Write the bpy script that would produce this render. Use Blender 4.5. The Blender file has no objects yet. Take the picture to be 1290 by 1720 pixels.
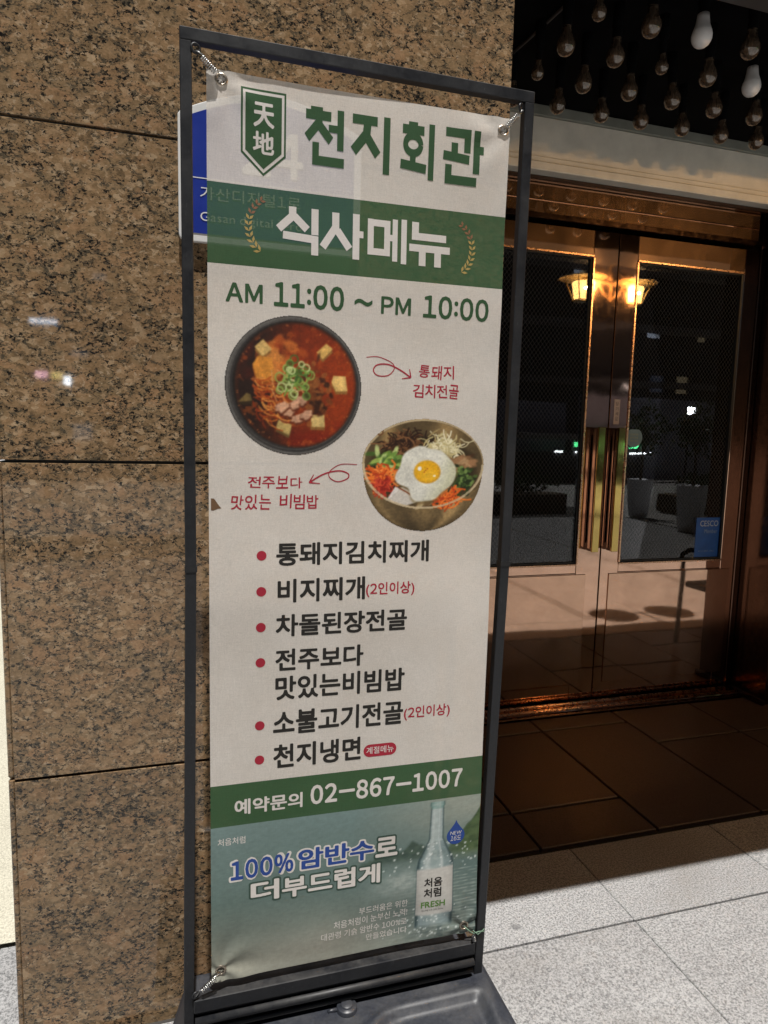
import bpy, bmesh, math, random
import numpy as np
from mathutils import Vector, Matrix
random.seed(7)
rng = np.random.default_rng(11)
SC = bpy.context.scene
COL = SC.collection
R = math.radians

# ------------------------------------------------------------------ camera
EYE = Vector((0.0, 0.0, 1.47))
yaw, pitch, roll = R(16.70), R(6.65), R(-1.41)
fw = Vector((math.sin(yaw)*math.cos(pitch), math.cos(yaw)*math.cos(pitch), -math.sin(pitch)))
rt = Vector((math.cos(yaw), -math.sin(yaw), 0))
dn = fw.cross(rt)
r2 = rt*math.cos(roll) + dn*math.sin(roll)
d2 = -rt*math.sin(roll) + dn*math.cos(roll)
cd = bpy.data.cameras.new('camera')
cam = bpy.data.objects.new('camera', cd)
COL.objects.link(cam)
M = Matrix.Identity(4)
for i in range(3):
    M[i][0] = r2[i]; M[i][1] = -d2[i]; M[i][2] = -fw[i]; M[i][3] = EYE[i]
cam.matrix_world = M
cd.sensor_fit = 'VERTICAL'; cd.sensor_height = 24.0; cd.sensor_width = 18.0
cd.lens = 1128/1720*24.0
cd.clip_start = 0.05; cd.clip_end = 400
SC.camera = cam

# ------------------------------------------------------------------ sky and the high floodlight (sun lamp)
SUN_EL = 76.0
wd = bpy.data.worlds.new('World'); SC.world = wd; wd.use_nodes = True
wn = wd.node_tree; bg = wn.nodes['Background']
sky = wn.nodes.new('ShaderNodeTexSky'); sky.sky_type = 'NISHITA'; sky.sun_disc = False
sky.sun_elevation = R(SUN_EL); sky.sun_rotation = R(180)
wn.links.new(sky.outputs[0], bg.inputs[0]); bg.inputs[1].default_value = 0.008
sd = bpy.data.lights.new('sun', 'SUN'); sd.energy = 3.4; sd.angle = R(0.5); sd.color = (1.0, 0.97, 0.925)
sun = bpy.data.objects.new('sun', sd); COL.objects.link(sun)
sdir = Vector((0.0, math.cos(R(SUN_EL)), -math.sin(R(SUN_EL))))
sun.rotation_euler = sdir.to_track_quat('-Z', 'Y').to_euler()
sun.location = (0, -2, 12)
SC.view_settings.view_transform = 'Standard'; SC.view_settings.look = 'None'
SC.view_settings.exposure = 0.74; SC.view_settings.gamma = 1.0
SC.render.engine = 'CYCLES'
SC.cycles.use_denoising = True
SC.cycles.max_bounces = 10; SC.cycles.transparent_max_bounces = 16
SC.cycles.glossy_bounces = 6; SC.cycles.diffuse_bounces = 4
SC.cycles.sample_clamp_indirect = 6.0
SC.cycles.caustics_reflective = False; SC.cycles.caustics_refractive = False

# ------------------------------------------------------------------ helpers
def mesh_obj(name, verts, faces, mat=None, parent=None, smooth=False):
    me = bpy.data.meshes.new(name)
    me.from_pydata([tuple(v) for v in verts], [], faces)
    me.update()
    if mat: me.materials.append(mat)
    if smooth:
        me.polygons.foreach_set('use_smooth', [True]*len(me.polygons))
    o = bpy.data.objects.new(name, me); COL.objects.link(o)
    if parent: o.parent = parent
    return o
def bm_obj(name, bm, mat=None, parent=None, smooth=False):
    me = bpy.data.meshes.new(name); bm.to_mesh(me); bm.free()
    if mat: me.materials.append(mat)
    if smooth: me.polygons.foreach_set('use_smooth', [True]*len(me.polygons))
    o = bpy.data.objects.new(name, me); COL.objects.link(o)
    if parent: o.parent = parent
    return o
def add_box(bm, x0, x1, y0, y1, z0, z1, bev=0.0, seg=1):
    vs = [bm.verts.new(p) for p in ((x0,y0,z0),(x1,y0,z0),(x1,y1,z0),(x0,y1,z0),(x0,y0,z1),(x1,y0,z1),(x1,y1,z1),(x0,y1,z1))]
    fs = [bm.faces.new([vs[i] for i in q]) for q in ((3,2,1,0),(4,5,6,7),(0,1,5,4),(1,2,6,5),(2,3,7,6),(3,0,4,7))]
    if bev > 0:
        es = list({e for f in fs for e in f.edges})
        bmesh.ops.bevel(bm, geom=es, offset=bev, segments=seg, affect='EDGES', profile=0.5)
def box(name, x0, x1, y0, y1, z0, z1, mat, parent=None, bev=0.0, seg=1):
    bm = bmesh.new(); add_box(bm, x0, x1, y0, y1, z0, z1, bev, seg)
    return bm_obj(name, bm, mat, parent)
def tube_data(path, rad, n=8, closed=False):
    path = [Vector(p) for p in path]; m = len(path)
    vs, fs = [], []
    up = None
    for i, p in enumerate(path):
        a = path[i-1] if (i > 0 or closed) else p
        b = path[(i+1) % m] if (i < m-1 or closed) else p
        t = (b-a).normalized()
        if up is None:
            up = Vector((0,0,1)) if abs(t.z) < .9 else Vector((1,0,0))
        s = t.cross(up).normalized(); up = s.cross(t).normalized()
        r_ = rad[i] if hasattr(rad, '__len__') else rad
        for k in range(n):
            an = 2*math.pi*k/n
            vs.append(p + s*(r_*math.cos(an)) + up*(r_*math.sin(an)))
    rings = m if closed else m-1
    for i in range(rings):
        j = (i+1) % m
        for k in range(n):
            l = (k+1) % n
            fs.append((i*n+k, i*n+l, j*n+l, j*n+k))
    if not closed:
        fs.append(tuple(range(n))[::-1]); fs.append(tuple(range((m-1)*n, m*n)))
    return vs, fs
def tube(name, path, rad, mat, parent=None, n=8, closed=False):
    v, f = tube_data(path, rad, n, closed)
    return mesh_obj(name, v, f, mat, parent, smooth=True)
def lathe(name, prof, mat, parent=None, n=24, loc=(0,0,0)):
    vs, fs = [], []
    for r_, z in prof:
        for k in range(n):
            a = 2*math.pi*k/n
            vs.append((loc[0]+r_*math.cos(a), loc[1]+r_*math.sin(a), loc[2]+z))
    for i in range(len(prof)-1):
        for k in range(n):
            l = (k+1) % n
            fs.append((i*n+k, i*n+l, (i+1)*n+l, (i+1)*n+k))
    return mesh_obj(name, vs, fs, mat, parent, smooth=True)
def thing(name, label, cat, loc=(0,0,0), group=None):
    o = bpy.data.objects.new(name, None); COL.objects.link(o); o.location = loc
    o.empty_display_size = 0.1
    o['label'] = label; o['category'] = cat
    if group: o['group'] = group
    return o
def tag(o, label, cat, group=None):
    o['label'] = label; o['category'] = cat
    if group: o['group'] = group
    return o
def fix(root):
    """parts were modelled in world coordinates; make them local to the thing's base."""
    inv = Matrix.Translation(-Vector(root.location))
    for c in root.children:
        c.matrix_basis = inv @ c.matrix_basis
    return root
def s2l(c):
    return tuple((x/12.92 if x <= .04045 else ((x+.055)/1.055)**2.4) for x in c)

# ------------------------------------------------------------------ materials
def new_mat(name):
    m = bpy.data.materials.new(name); m.use_nodes = True
    nt = m.node_tree
    return m, nt, nt.nodes['Principled BSDF'], nt.nodes['Material Output']
def N(nt, t, **kw):
    n = nt.nodes.new(t)
    for k, v in kw.items(): setattr(n, k, v)
    return n
def coords(nt, rand=True):
    tc = N(nt, 'ShaderNodeTexCoord')
    if not rand: return tc.outputs['Object']
    oi = N(nt, 'ShaderNodeObjectInfo')
    mul = N(nt, 'ShaderNodeMath', operation='MULTIPLY'); nt.links.new(oi.outputs['Random'], mul.inputs[0]); mul.inputs[1].default_value = 37.0
    add = N(nt, 'ShaderNodeVectorMath', operation='ADD'); nt.links.new(tc.outputs['Object'], add.inputs[0]); nt.links.new(mul.outputs[0], add.inputs[1])
    return add.outputs[0]
def noise(nt, vec, scale, detail=3, rough=.5, dist=0):
    n = N(nt, 'ShaderNodeTexNoise'); nt.links.new(vec, n.inputs['Vector'])
    n.inputs['Scale'].default_value = scale; n.inputs['Detail'].default_value = detail
    n.inputs['Roughness'].default_value = rough; n.inputs['Distortion'].default_value = dist
    return n.outputs['Fac']
def vor(nt, vec, scale, out='Distance', feature='F1', rnd=1.0):
    n = N(nt, 'ShaderNodeTexVoronoi'); n.feature = feature; nt.links.new(vec, n.inputs['Vector'])
    n.inputs['Scale'].default_value = scale; n.inputs['Randomness'].default_value = rnd
    return n.outputs[out]
def ramp(nt, fac, stops, interp='LINEAR'):
    n = N(nt, 'ShaderNodeValToRGB'); cr = n.color_ramp; cr.interpolation = interp
    while len(cr.elements) < len(stops): cr.elements.new(.5)
    for e, (p, c) in zip(cr.elements, stops):
        e.position = p; e.color = (c, c, c, 1) if not hasattr(c, '__len__') else (*c, 1)
    nt.links.new(fac, n.inputs[0]); return n.outputs[0]
def mix(nt, fac, a, b, mode='MIX'):
    n = N(nt, 'ShaderNodeMix'); n.data_type = 'RGBA'; n.blend_type = mode
    for s, v in ((n.inputs[0], fac), (n.inputs[6], a), (n.inputs[7], b)):
        if isinstance(v, (int, float)): s.default_value = v
        elif isinstance(v, tuple): s.default_value = (*v, 1)
        else: nt.links.new(v, s)
    return n.outputs[2]
def bump(nt, h, strength, dist, bsdf):
    b = N(nt, 'ShaderNodeBump'); b.inputs['Strength'].default_value = strength; b.inputs['Distance'].default_value = dist
    nt.links.new(h, b.inputs['Height']); nt.links.new(b.outputs[0], bsdf.inputs['Normal'])
def simple(name, col, rough=.5, metal=0.0, spec=.5, var=0.0, vscale=20, bmp=0.0, coat=0.0):
    m, nt, b, out = new_mat(name)
    b.inputs['Roughness'].default_value = rough; b.inputs['Metallic'].default_value = metal
    b.inputs['Specular IOR Level'].default_value = spec; b.inputs['Coat Weight'].default_value = coat
    v = coords(nt, False); n1 = noise(nt, v, vscale, 5, .6)
    lo = tuple(c*(1-var) for c in col); hi = tuple(min(1, c*(1+var)) for c in col)
    nt.links.new(ramp(nt, n1, [(.3, lo), (.7, hi)]), b.inputs['Base Color'])
    rr = ramp(nt, n1, [(.25, max(0, rough*.85)), (.75, min(1, rough*1.15))]); nt.links.new(rr, b.inputs['Roughness'])
    if bmp: bump(nt, noise(nt, v, vscale*6, 4), bmp, .001, b)
    return m
def dusty(name, col, rough, dust=(.20,.19,.17), amt=.35, spec=.4):
    m, nt, b, out = new_mat(name)
    v = coords(nt, False); n1 = noise(nt, v, 14, 6, .68, .4); n2 = noise(nt, v, 160, 3, .6)
    geo = N(nt, 'ShaderNodeNewGeometry'); sp = N(nt, 'ShaderNodeSeparateXYZ'); nt.links.new(geo.outputs['Normal'], sp.inputs[0])
    up = ramp(nt, sp.outputs['Z'], [(.0, .18), (.9, 1.0)])
    f = mix(nt, 1.0, ramp(nt, n1, [(.38, 0.0), (.72, amt)]), up, 'MULTIPLY')
    base = ramp(nt, n2, [(.3, tuple(c*.75 for c in col)), (.7, tuple(c*1.25 for c in col))])
    mp = N(nt, 'ShaderNodeMapping'); nt.links.new(v, mp.inputs[0]); mp.inputs['Scale'].default_value = (30, 30, 3)
    scr = ramp(nt, noise(nt, mp.outputs[0], 22, 2, .5, .2), [(.715, 0.0), (.735, .35)])      # fine scuffs
    base = mix(nt, scr, mix(nt, f, base, dust), (.13,.13,.13))
    nt.links.new(base, b.inputs['Base Color']); b.inputs['Specular IOR Level'].default_value = spec
    nt.links.new(ramp(nt, n1, [(.3, rough*.8), (.75, min(1, rough*1.5))]), b.inputs['Roughness'])
    bump(nt, n2, .15, .0006, b)
    return m
def emit(name, col, strength, var=.15):
    m, nt, b, out = new_mat(name)
    v = coords(nt, False); n1 = noise(nt, v, 6, 2)
    b.inputs['Base Color'].default_value = (.05, .05, .05, 1)
    nt.links.new(ramp(nt, n1, [(.3, tuple(c*(1-var) for c in col)), (.7, col)]), b.inputs['Emission Color'])
    b.inputs['Emission Strength'].default_value = strength
    return m

def brown_granite():
    m, nt, b, out = new_mat('brown_polished_granite')
    v = coords(nt)
    sc = N(nt, 'ShaderNodeMapping'); nt.links.new(v, sc.inputs[0]); sc.inputs['Scale'].default_value = (.78, 1, 1.12); sc.inputs['Rotation'].default_value = (0, R(14), 0)
    v = sc.outputs[0]
    def warp(vec, scale, amt, detail=4):
        w_ = N(nt, 'ShaderNodeTexNoise'); nt.links.new(vec, w_.inputs['Vector']); w_.inputs['Scale'].default_value = scale; w_.inputs['Detail'].default_value = detail
        o = N(nt, 'ShaderNodeVectorMath', operation='MULTIPLY_ADD'); nt.links.new(w_.outputs['Color'], o.inputs[0]); o.inputs[1].default_value = (amt,)*3; nt.links.new(vec, o.inputs[2])
        return o.outputs[0]
    def add(a_, b_, k=1.0):
        o = N(nt, 'ShaderNodeMath', operation='MULTIPLY_ADD'); nt.links.new(b_, o.inputs[0]); o.inputs[1].default_value = k; nt.links.new(a_, o.inputs[2]); return o.outputs[0]
    v2 = warp(v, 60, .022)
    # feldspar crystals: big pinkish ones among smaller olive-tan grains
    sep = N(nt, 'ShaderNodeSeparateColor'); nt.links.new(vor(nt, v2, 30, 'Color'), sep.inputs[0])
    big = ramp(nt, sep.outputs[0], [(.0,(.30,.215,.13)),(.3,(.40,.275,.165)),(.5,(.48,.305,.185)),(.7,(.36,.28,.18)),(1.,(.27,.215,.14))])
    sep2 = N(nt, 'ShaderNodeSeparateColor'); nt.links.new(vor(nt, warp(v, 90, .012), 95, 'Color'), sep2.inputs[0])
    sm = ramp(nt, sep2.outputs[1], [(.0,(.11,.09,.06)),(.30,(.30,.22,.135)),(.70,(.46,.335,.21)),(1.,(.72,.60,.44))])
    zone = ramp(nt, add(noise(nt, v2, 22, 3, .55), sep.outputs[1], .22), [(.50, .92), (.66, .25)])
    base = mix(nt, zone, big, sm)
    base = mix(nt, .35, base, ramp(nt, noise(nt, v, 210, 3, .6), [(.32,(.15,.11,.07)),(.68,(.58,.42,.275))]))
    fl = ramp(nt, noise(nt, warp(v, 70, .02), 115, 2, .5, .5), [(.63, 0.0), (.665, .8)])
    base = mix(nt, fl, base, (.56,.47,.36))
    # biotite: gathers along the crystal borders
    edge = vor(nt, v2, 34, 'Distance', 'DISTANCE_TO_EDGE')
    clump = noise(nt, v, 11, 3, .6)
    n1 = add(add(noise(nt, v2, 135, 5, .72, .6), clump, .20), edge, -.40)
    halo = ramp(nt, n1, [(.575, 0.0), (.645, .9)])
    base = mix(nt, halo, base, (.105,.100,.082))
    n2 = add(add(noise(nt, warp(v, 120, .010), 165, 4, .68, .4), clump, .18), edge, -.36)
    dark = ramp(nt, n2, [(.618, 0.0), (.645, 1.0)])
    base = mix(nt, dark, base, (.020,.022,.024))
    oi = N(nt, 'ShaderNodeObjectInfo')
    base = mix(nt, 1.0, base, ramp(nt, oi.outputs['Random'], [(0.0,(.76,.69,.61)),(1.0,(.86,.77,.67))]), 'MULTIPLY')
    base = mix(nt, 1.0, base, ramp(nt, noise(nt, v, 3.2, 5, .6, .6), [(.3,(.86,.85,.84)),(.65,(1.04,1.03,1.0))]), 'MULTIPLY')
    nt.links.new(base, b.inputs['Base Color'])
    b.inputs['Specular IOR Level'].default_value = .5
    nt.links.new(ramp(nt, n1, [(.3, .02), (.9, .06)]), b.inputs['Roughness'])
    bump(nt, noise(nt, v, 120, 3), .012, .0004, b)
    return m
def pale_granite(name, a, bcol, c, rough=.55, bmp=.25, spots=False):
    m, nt, b, out = new_mat(name)
    v = coords(nt)
    n1 = noise(nt, v, 170, 4, .75)
    n2 = noise(nt, v, 310, 3, .7)
    base = ramp(nt, n1, [(.36, c), (.46, bcol), (.56, a), (.68, tuple(min(1, x*1.12) for x in a))])
    sp = ramp(nt, n2, [(.60, 0.0), (.66, .8)]); base = mix(nt, sp, base, tuple(x*.45 for x in c))
    big = ramp(nt, noise(nt, v, 2.2, 5, .6), [(.3, (.86,.85,.84)), (.7, (1.04,1.04,1.03))])
    base = mix(nt, 1.0, base, big, 'MULTIPLY')
    st = ramp(nt, noise(nt, v, 7, 4, .6, .3), [(.66, 0.0), (.75, .22)]); base = mix(nt, st, base, tuple(x*.6 for x in bcol))
    if spots:          # trodden-in dirt and a few old gum marks
        wv_ = N(nt, 'ShaderNodeTexNoise'); nt.links.new(v, wv_.inputs['Vector']); wv_.inputs['Scale'].default_value = 14
        wo = N(nt, 'ShaderNodeVectorMath', operation='MULTIPLY_ADD'); nt.links.new(wv_.outputs['Color'], wo.inputs[0]); wo.inputs[1].default_value = (.03,)*3; nt.links.new(v, wo.inputs[2])
        gm = ramp(nt, vor(nt, wo.outputs[0], 3.1), [(.035, .55), (.060, 0.0)])
        base = mix(nt, gm, base, tuple(x*.75 for x in c))
        sm_ = ramp(nt, noise(nt, v, 1.3, 6, .7, 1.2), [(.52, 0.0), (.70, .34)])
        base = mix(nt, sm_, base, (.20,.185,.165))
    nt.links.new(base, b.inputs['Base Color'])
    b.inputs['Roughness'].default_value = rough; b.inputs['Specular IOR Level'].default_value = .35
    bump(nt, n1, bmp, .0015, b)
    return m
def bronze(name, col, rough, wav=.35, wscale=3.0, haze=0.0):
    m, nt, b, out = new_mat(name)
    v = coords(nt)
    b.inputs['Metallic'].default_value = 1.0
    nb = noise(nt, v, 40, 4, .6)
    nt.links.new(ramp(nt, noise(nt, v, 5, 5, .65, 1.0), [(.3, tuple(c*.84 for c in col)), (.7, col)]), b.inputs['Base Color'])
    nt.links.new(ramp(nt, nb, [(.3, rough*.7), (.75, rough*1.5)]), b.inputs['Roughness'])
    bump(nt, noise(nt, v, wscale, 2, .5), wav, .004, b)
    if haze:                                  # hand-worn lacquer: a broad lobe over the mirror one
        g2 = N(nt, 'ShaderNodeBsdfGlossy'); g2.inputs['Roughness'].default_value = .42
        nt.links.new(b.inputs['Base Color'].links[0].from_socket, g2.inputs[0])
        ms = N(nt, 'ShaderNodeMixShader')
        nt.links.new(ramp(nt, noise(nt, v, 3, 4, .6, 2.0), [(.3, haze*.5), (.7, haze*1.4)]), ms.inputs[0])
        nt.links.new(b.outputs[0], ms.inputs[1]); nt.links.new(g2.outputs[0], ms.inputs[2]); nt.links.new(ms.outputs[0], out.inputs[0])
    return m
def fabric(name, col, T=.16, tint=1.0, vcol=False, streak=.10, rough=.8):
    """printed woven banner cloth: diffuse threads with open gaps between them."""
    m, nt, b, out = new_mat(name)
    v = coords(nt, False)
    if vcol:
        a = N(nt, 'ShaderNodeVertexColor'); a.layer_name = 'ink'; c = a.outputs[0]
    else:
        rgb = N(nt, 'ShaderNodeRGB'); rgb.outputs[0].default_value = (*col, 1); c = rgb.outputs[0]
    mp = N(nt, 'ShaderNodeMapping'); nt.links.new(v, mp.inputs[0]); mp.inputs['Scale'].default_value = (1, 1, 14)
    s1 = noise(nt, mp.outputs[0], 55, 3, .6)
    mp2 = N(nt, 'ShaderNodeMapping'); nt.links.new(v, mp2.inputs[0]); mp2.inputs['Scale'].default_value = (14, 1, 1)
    s2 = noise(nt, mp2.outputs[0], 55, 3, .6)
    st = mix(nt, .5, ramp(nt, s1, [(.3, 1-streak), (.7, 1+streak)]), ramp(nt, s2, [(.3, 1-streak), (.7, 1+streak)]))
    dirt = ramp(nt, noise(nt, v, 5, 5, .65), [(.3, (.90,.885,.865)), (.65, (1.0,1.0,1.0))])
    c = mix(nt, 1.0, mix(nt, 1.0, c, st, 'MULTIPLY'), dirt, 'MULTIPLY')
    nt.links.new(c, b.inputs['Base Color'])
    b.inputs['Roughness'].default_value = rough; b.inputs['Specular IOR Level'].default_value = .25
    bump(nt, s1, .25, .0006, b)
    tr = N(nt, 'ShaderNodeBsdfTransparent')
    tr.inputs[0].default_value = (1, 1, 1, 1) if tint >= 1 else (*col, 1)
    if tint < 1 and vcol: nt.links.new(c, tr.inputs[0])
    ms = N(nt, 'ShaderNodeMixShader')
    wv = noise(nt, v, 420, 1, .5)
    nt.links.new(ramp(nt, wv, [(.3, T*.75), (.7, T*1.25)]), ms.inputs[0])
    nt.links.new(b.outputs[0], ms.inputs[1]); nt.links.new(tr.outputs[0], ms.inputs[2])
    nt.links.new(ms.outputs[0], out.inputs[0])
    return m

GRANITE = brown_granite()
PAVE = pale_granite('pale_flamed_granite', (.42,.42,.425), (.258,.260,.264), (.115,.117,.122), spots=True)
PAVE_IN = pale_granite('dark_granite_shade_toned', (.078,.055,.049), (.060,.042,.038), (.036,.027,.025), rough=.42, bmp=.12)  # alcove stone made darker so its colour carries shade under the canopy
PAVE_STRIP = pale_granite('grey_band_granite', (.25,.24,.23), (.19,.185,.18), (.11,.11,.11))
JOINT = simple('paving_joint', (.040,.037,.034), .9, var=.4, vscale=30)
JOINT_IN = simple('dark_joint', (.004,.003,.003), .9, var=.4, vscale=30)
SEAL = simple('black_sealant', (.018,.020,.020), .6, var=.3)
BRONZE = bronze('polished_bronze', (.76,.49,.35), .045)
BRONZE_W = bronze('wavy_bronze_sheet', (.72,.46,.32), .045, wav=.35, wscale=2.2, haze=.14)
BRONZE_H = bronze('brushed_bronze_sheet', (.76,.48,.30), .028, wav=.16, wscale=2.6, haze=.10)
BRONZE_D = bronze('dark_bronze', (.15,.09,.065), .16)
BRASS = bronze('polished_brass', (.64,.46,.15), .06, wav=.2)
BLACK = simple('black_ceiling_paint', (.0045,.0045,.005), .85, var=.5, vscale=8, spec=.04)
BEAM = simple('grey_beam_paint', (.055,.052,.050), .6, var=.25, vscale=6)
CREAM = simple('cream_lintel_paint', (.76,.72,.62), .55, var=.12, vscale=7, bmp=.15)
CREAM2 = simple('grey_green_cornice', (.24,.25,.215), .6, var=.15, vscale=9)
FRAME = dusty('black_powder_coat', (.013,.014,.017), .42, amt=.22, spec=.4)
PLASTIC = dusty('black_moulded_plastic', (.030,.033,.042), .38, amt=.17, spec=.5)
STEEL = simple('zinc_spring_steel', (.55,.55,.54), .3, metal=1.0, var=.25, vscale=80)
NICKEL = simple('nickel_eyelet', (.42,.36,.29), .38, metal=1.0, var=.25, vscale=80)
RUBBER = simple('black_rubber', (.010,.010,.011), .5, var=.3)
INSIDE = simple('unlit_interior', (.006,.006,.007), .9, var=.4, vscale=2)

def bulb_glass():
    m, nt, b, out = new_mat('amber_bulb_glass')
    v = coords(nt, False)
    tr = N(nt, 'ShaderNodeBsdfTransparent')
    nt.links.new(ramp(nt, noise(nt, v, 25, 2), [(.3, (.36,.25,.15)), (.7, (.46,.33,.21))]), tr.inputs[0])
    gl = N(nt, 'ShaderNodeBsdfGlossy'); gl.inputs['Roughness'].default_value = .09; gl.inputs[0].default_value = (1,.97,.92,1)
    df = N(nt, 'ShaderNodeBsdfDiffuse'); df.inputs[0].default_value = (.30,.215,.15,1)
    m0 = N(nt, 'ShaderNodeMixShader'); m0.inputs[0].default_value = .24
    nt.links.new(tr.outputs[0], m0.inputs[1]); nt.links.new(df.outputs[0], m0.inputs[2])
    fr = N(nt, 'ShaderNodeFresnel'); fr.inputs[0].default_value = 2.0
    ms = N(nt, 'ShaderNodeMixShader'); nt.links.new(fr.outputs[0], ms.inputs[0])
    nt.links.new(m0.outputs[0], ms.inputs[1]); nt.links.new(gl.outputs[0], ms.inputs[2])
    nt.links.new(ms.outputs[0], out.inputs[0]); return m
BULB = bulb_glass()
BULB_STEM = simple('bulb_glass_stem', (.42,.38,.33), .4, var=.2)
BULB_W = simple('white_bulb_diffuser', (.74,.73,.72), .35, var=.05)
BULB_WN = simple('white_bulb_plastic', (.66,.65,.64), .45, var=.06)
def door_glass():
    """dark glass with a fine diamond wire set in it."""
    m, nt, b, out = new_mat('wired_door_glass')
    tc = N(nt, 'ShaderNodeTexCoord'); sp = N(nt, 'ShaderNodeSeparateXYZ'); nt.links.new(tc.outputs['Object'], sp.inputs[0])
    def line(sgn):
        a = N(nt, 'ShaderNodeMath', operation='MULTIPLY_ADD'); nt.links.new(sp.outputs['Z'], a.inputs[0]); a.inputs[1].default_value = .78*sgn; nt.links.new(sp.outputs['X'], a.inputs[2])
        k = N(nt, 'ShaderNodeMath', operation='PINGPONG'); nt.links.new(a.outputs[0], k.inputs[0]); k.inputs[1].default_value = .0115
        l = N(nt, 'ShaderNodeMath', operation='LESS_THAN'); nt.links.new(k.outputs[0], l.inputs[0]); l.inputs[1].default_value = .0006
        return l.outputs[0]
    mx = N(nt, 'ShaderNodeMath', operation='MAXIMUM'); nt.links.new(line(1), mx.inputs[0]); nt.links.new(line(-1), mx.inputs[1])
    tr = N(nt, 'ShaderNodeBsdfTransparent'); tr.inputs[0].default_value = (.55,.56,.58,1)
    df = N(nt, 'ShaderNodeBsdfDiffuse'); df.inputs[0].default_value = (.10,.098,.095,1)
    m0 = N(nt, 'ShaderNodeMixShader'); nt.links.new(mx.outputs[0], m0.inputs[0]); nt.links.new(tr.outputs[0], m0.inputs[1]); nt.links.new(df.outputs[0], m0.inputs[2])
    gl = N(nt, 'ShaderNodeBsdfGlossy'); gl.inputs['Roughness'].default_value = .012
    fr = N(nt, 'ShaderNodeFresnel'); fr.inputs[0].default_value = 1.6
    bp = N(nt, 'ShaderNodeBump'); bp.inputs['Strength'].default_value = .10; bp.inputs['Distance'].default_value = .003
    nt.links.new(noise(nt, tc.outputs['Object'], 3, 2), bp.inputs['Height']); nt.links.new(bp.outputs[0], gl.inputs['Normal'])
    ms = N(nt, 'ShaderNodeMixShader'); nt.links.new(fr.outputs[0], ms.inputs[0]); nt.links.new(m0.outputs[0], ms.inputs[1]); nt.links.new(gl.outputs[0], ms.inputs[2])
    nt.links.new(ms.outputs[0], out.inputs[0]); return m
GLASS = door_glass()

# ================================================================== SETTING
WALL_Y, DOOR_Y = 1.62, 3.13
PX0, PX1 = -0.375, 0.788
# ground sheet
def ground_mat():
    m, nt, b, out = new_mat('plaza_paving_far')
    v = coords(nt, False)
    br = N(nt, 'ShaderNodeTexBrick'); nt.links.new(v, br.inputs['Vector']); br.inputs['Scale'].default_value = 1
    br.inputs['Brick Width'].default_value = .61; br.inputs['Row Height'].default_value = .9; br.inputs['Mortar Size'].default_value = .006
    br.inputs['Color1'].default_value = (.42,.415,.40,1); br.inputs['Color2'].default_value = (.37,.365,.355,1); br.inputs['Mortar'].default_value = (.06,.055,.05,1)
    nz = ramp(nt, noise(nt, v, 150, 4, .7), [(.35, .72), (.65, 1.15)])
    nt.links.new(mix(nt, 1.0, br.outputs[0], nz, 'MULTIPLY'), b.inputs['Base Color']); b.inputs['Roughness'].default_value = .65
    return m
g = mesh_obj('ground', [(-60,-90,-.024),(90,-90,-.024),(90,60,-.024),(-60,60,-.024)], [(0,1,2,3)], ground_mat()); g['kind'] = 'structure'
bed = mesh_obj('paving_bed', [(-3.6,-6.6,-.014),(8.2,-6.6,-.014),(8.2,1.985,-.014),(-3.6,1.985,-.014)], [(0,1,2,3)], JOINT); bed['kind'] = 'structure'
bed2 = mesh_obj('alcove_paving_bed', [(.79,1.987,-.014),(5.2,1.987,-.014),(5.2,3.2,-.014),(.79,3.2,-.014)], [(0,1,2,3)], JOINT_IN); bed2['kind'] = 'structure'
def slab(x0, x1, y0, y1, mat, parent, gap=.004, bev=.0025):
    dz = random.uniform(-.0008, .0008)
    gx = gap*.5
    return box('paving_slab', x0+gx/2, x1-gx/2, y0+gap/2, y1-gap/2, -.03, dz, mat, parent, bev)
xs = [1.32+.61*k for k in range(-8, 12)]
rows = [1.60-.9*k for k in range(0, 8)]
for j in range(len(rows)-1):
    for i in range(len(xs)-1):
        x0, x1 = xs[i], xs[i+1]
        if x0 > 7.6: continue
        if abs(x0-3.15) < .02 or abs(x0-4.98) < .02:      # darker drain band running out from the doors
            slab(x0, x0+.09, rows[j+1], rows[j], PAVE_STRIP, bed); x0 += .09
        slab(x0, x1, rows[j+1], rows[j], PAVE, bed, gap=.0045)
for i in range(len(xs)-1):
    if xs[i] > 6.9: continue
    if xs[i+1] < .6:
        if xs[i] < PX0-.03: slab(xs[i], min(xs[i+1], PX0-.02), 1.604, 1.972, PAVE, bed)
        continue
    slab(max(xs[i], .79), xs[i+1], 1.604, 1.972, PAVE, bed, gap=.003)
side = mesh_obj('side_path', [(-3.6,1.99,-.004),(PX0-.02,1.99,-.004),(PX0-.02,14,-.004),(-3.6,14,-.004)], [(0,1,2,3)], pale_granite('path_granite_lamp_toned', (.66,.63,.52), (.54,.515,.42), (.40,.38,.31))); side['kind'] = 'structure'  # ground carries on here; another lamp's warm light is put into its cream colour
# alcove slabs (dark), joints as in the photograph
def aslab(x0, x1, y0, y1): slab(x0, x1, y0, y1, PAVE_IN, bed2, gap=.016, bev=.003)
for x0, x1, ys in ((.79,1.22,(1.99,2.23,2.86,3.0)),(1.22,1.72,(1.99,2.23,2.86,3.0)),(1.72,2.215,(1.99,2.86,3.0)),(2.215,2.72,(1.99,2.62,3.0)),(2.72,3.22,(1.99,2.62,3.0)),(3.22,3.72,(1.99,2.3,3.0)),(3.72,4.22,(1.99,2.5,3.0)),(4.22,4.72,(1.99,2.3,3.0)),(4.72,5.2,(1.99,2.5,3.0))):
    for a, b_ in zip(ys[:-1], ys[1:]): aslab(x0, x1, a, b_)

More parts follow.
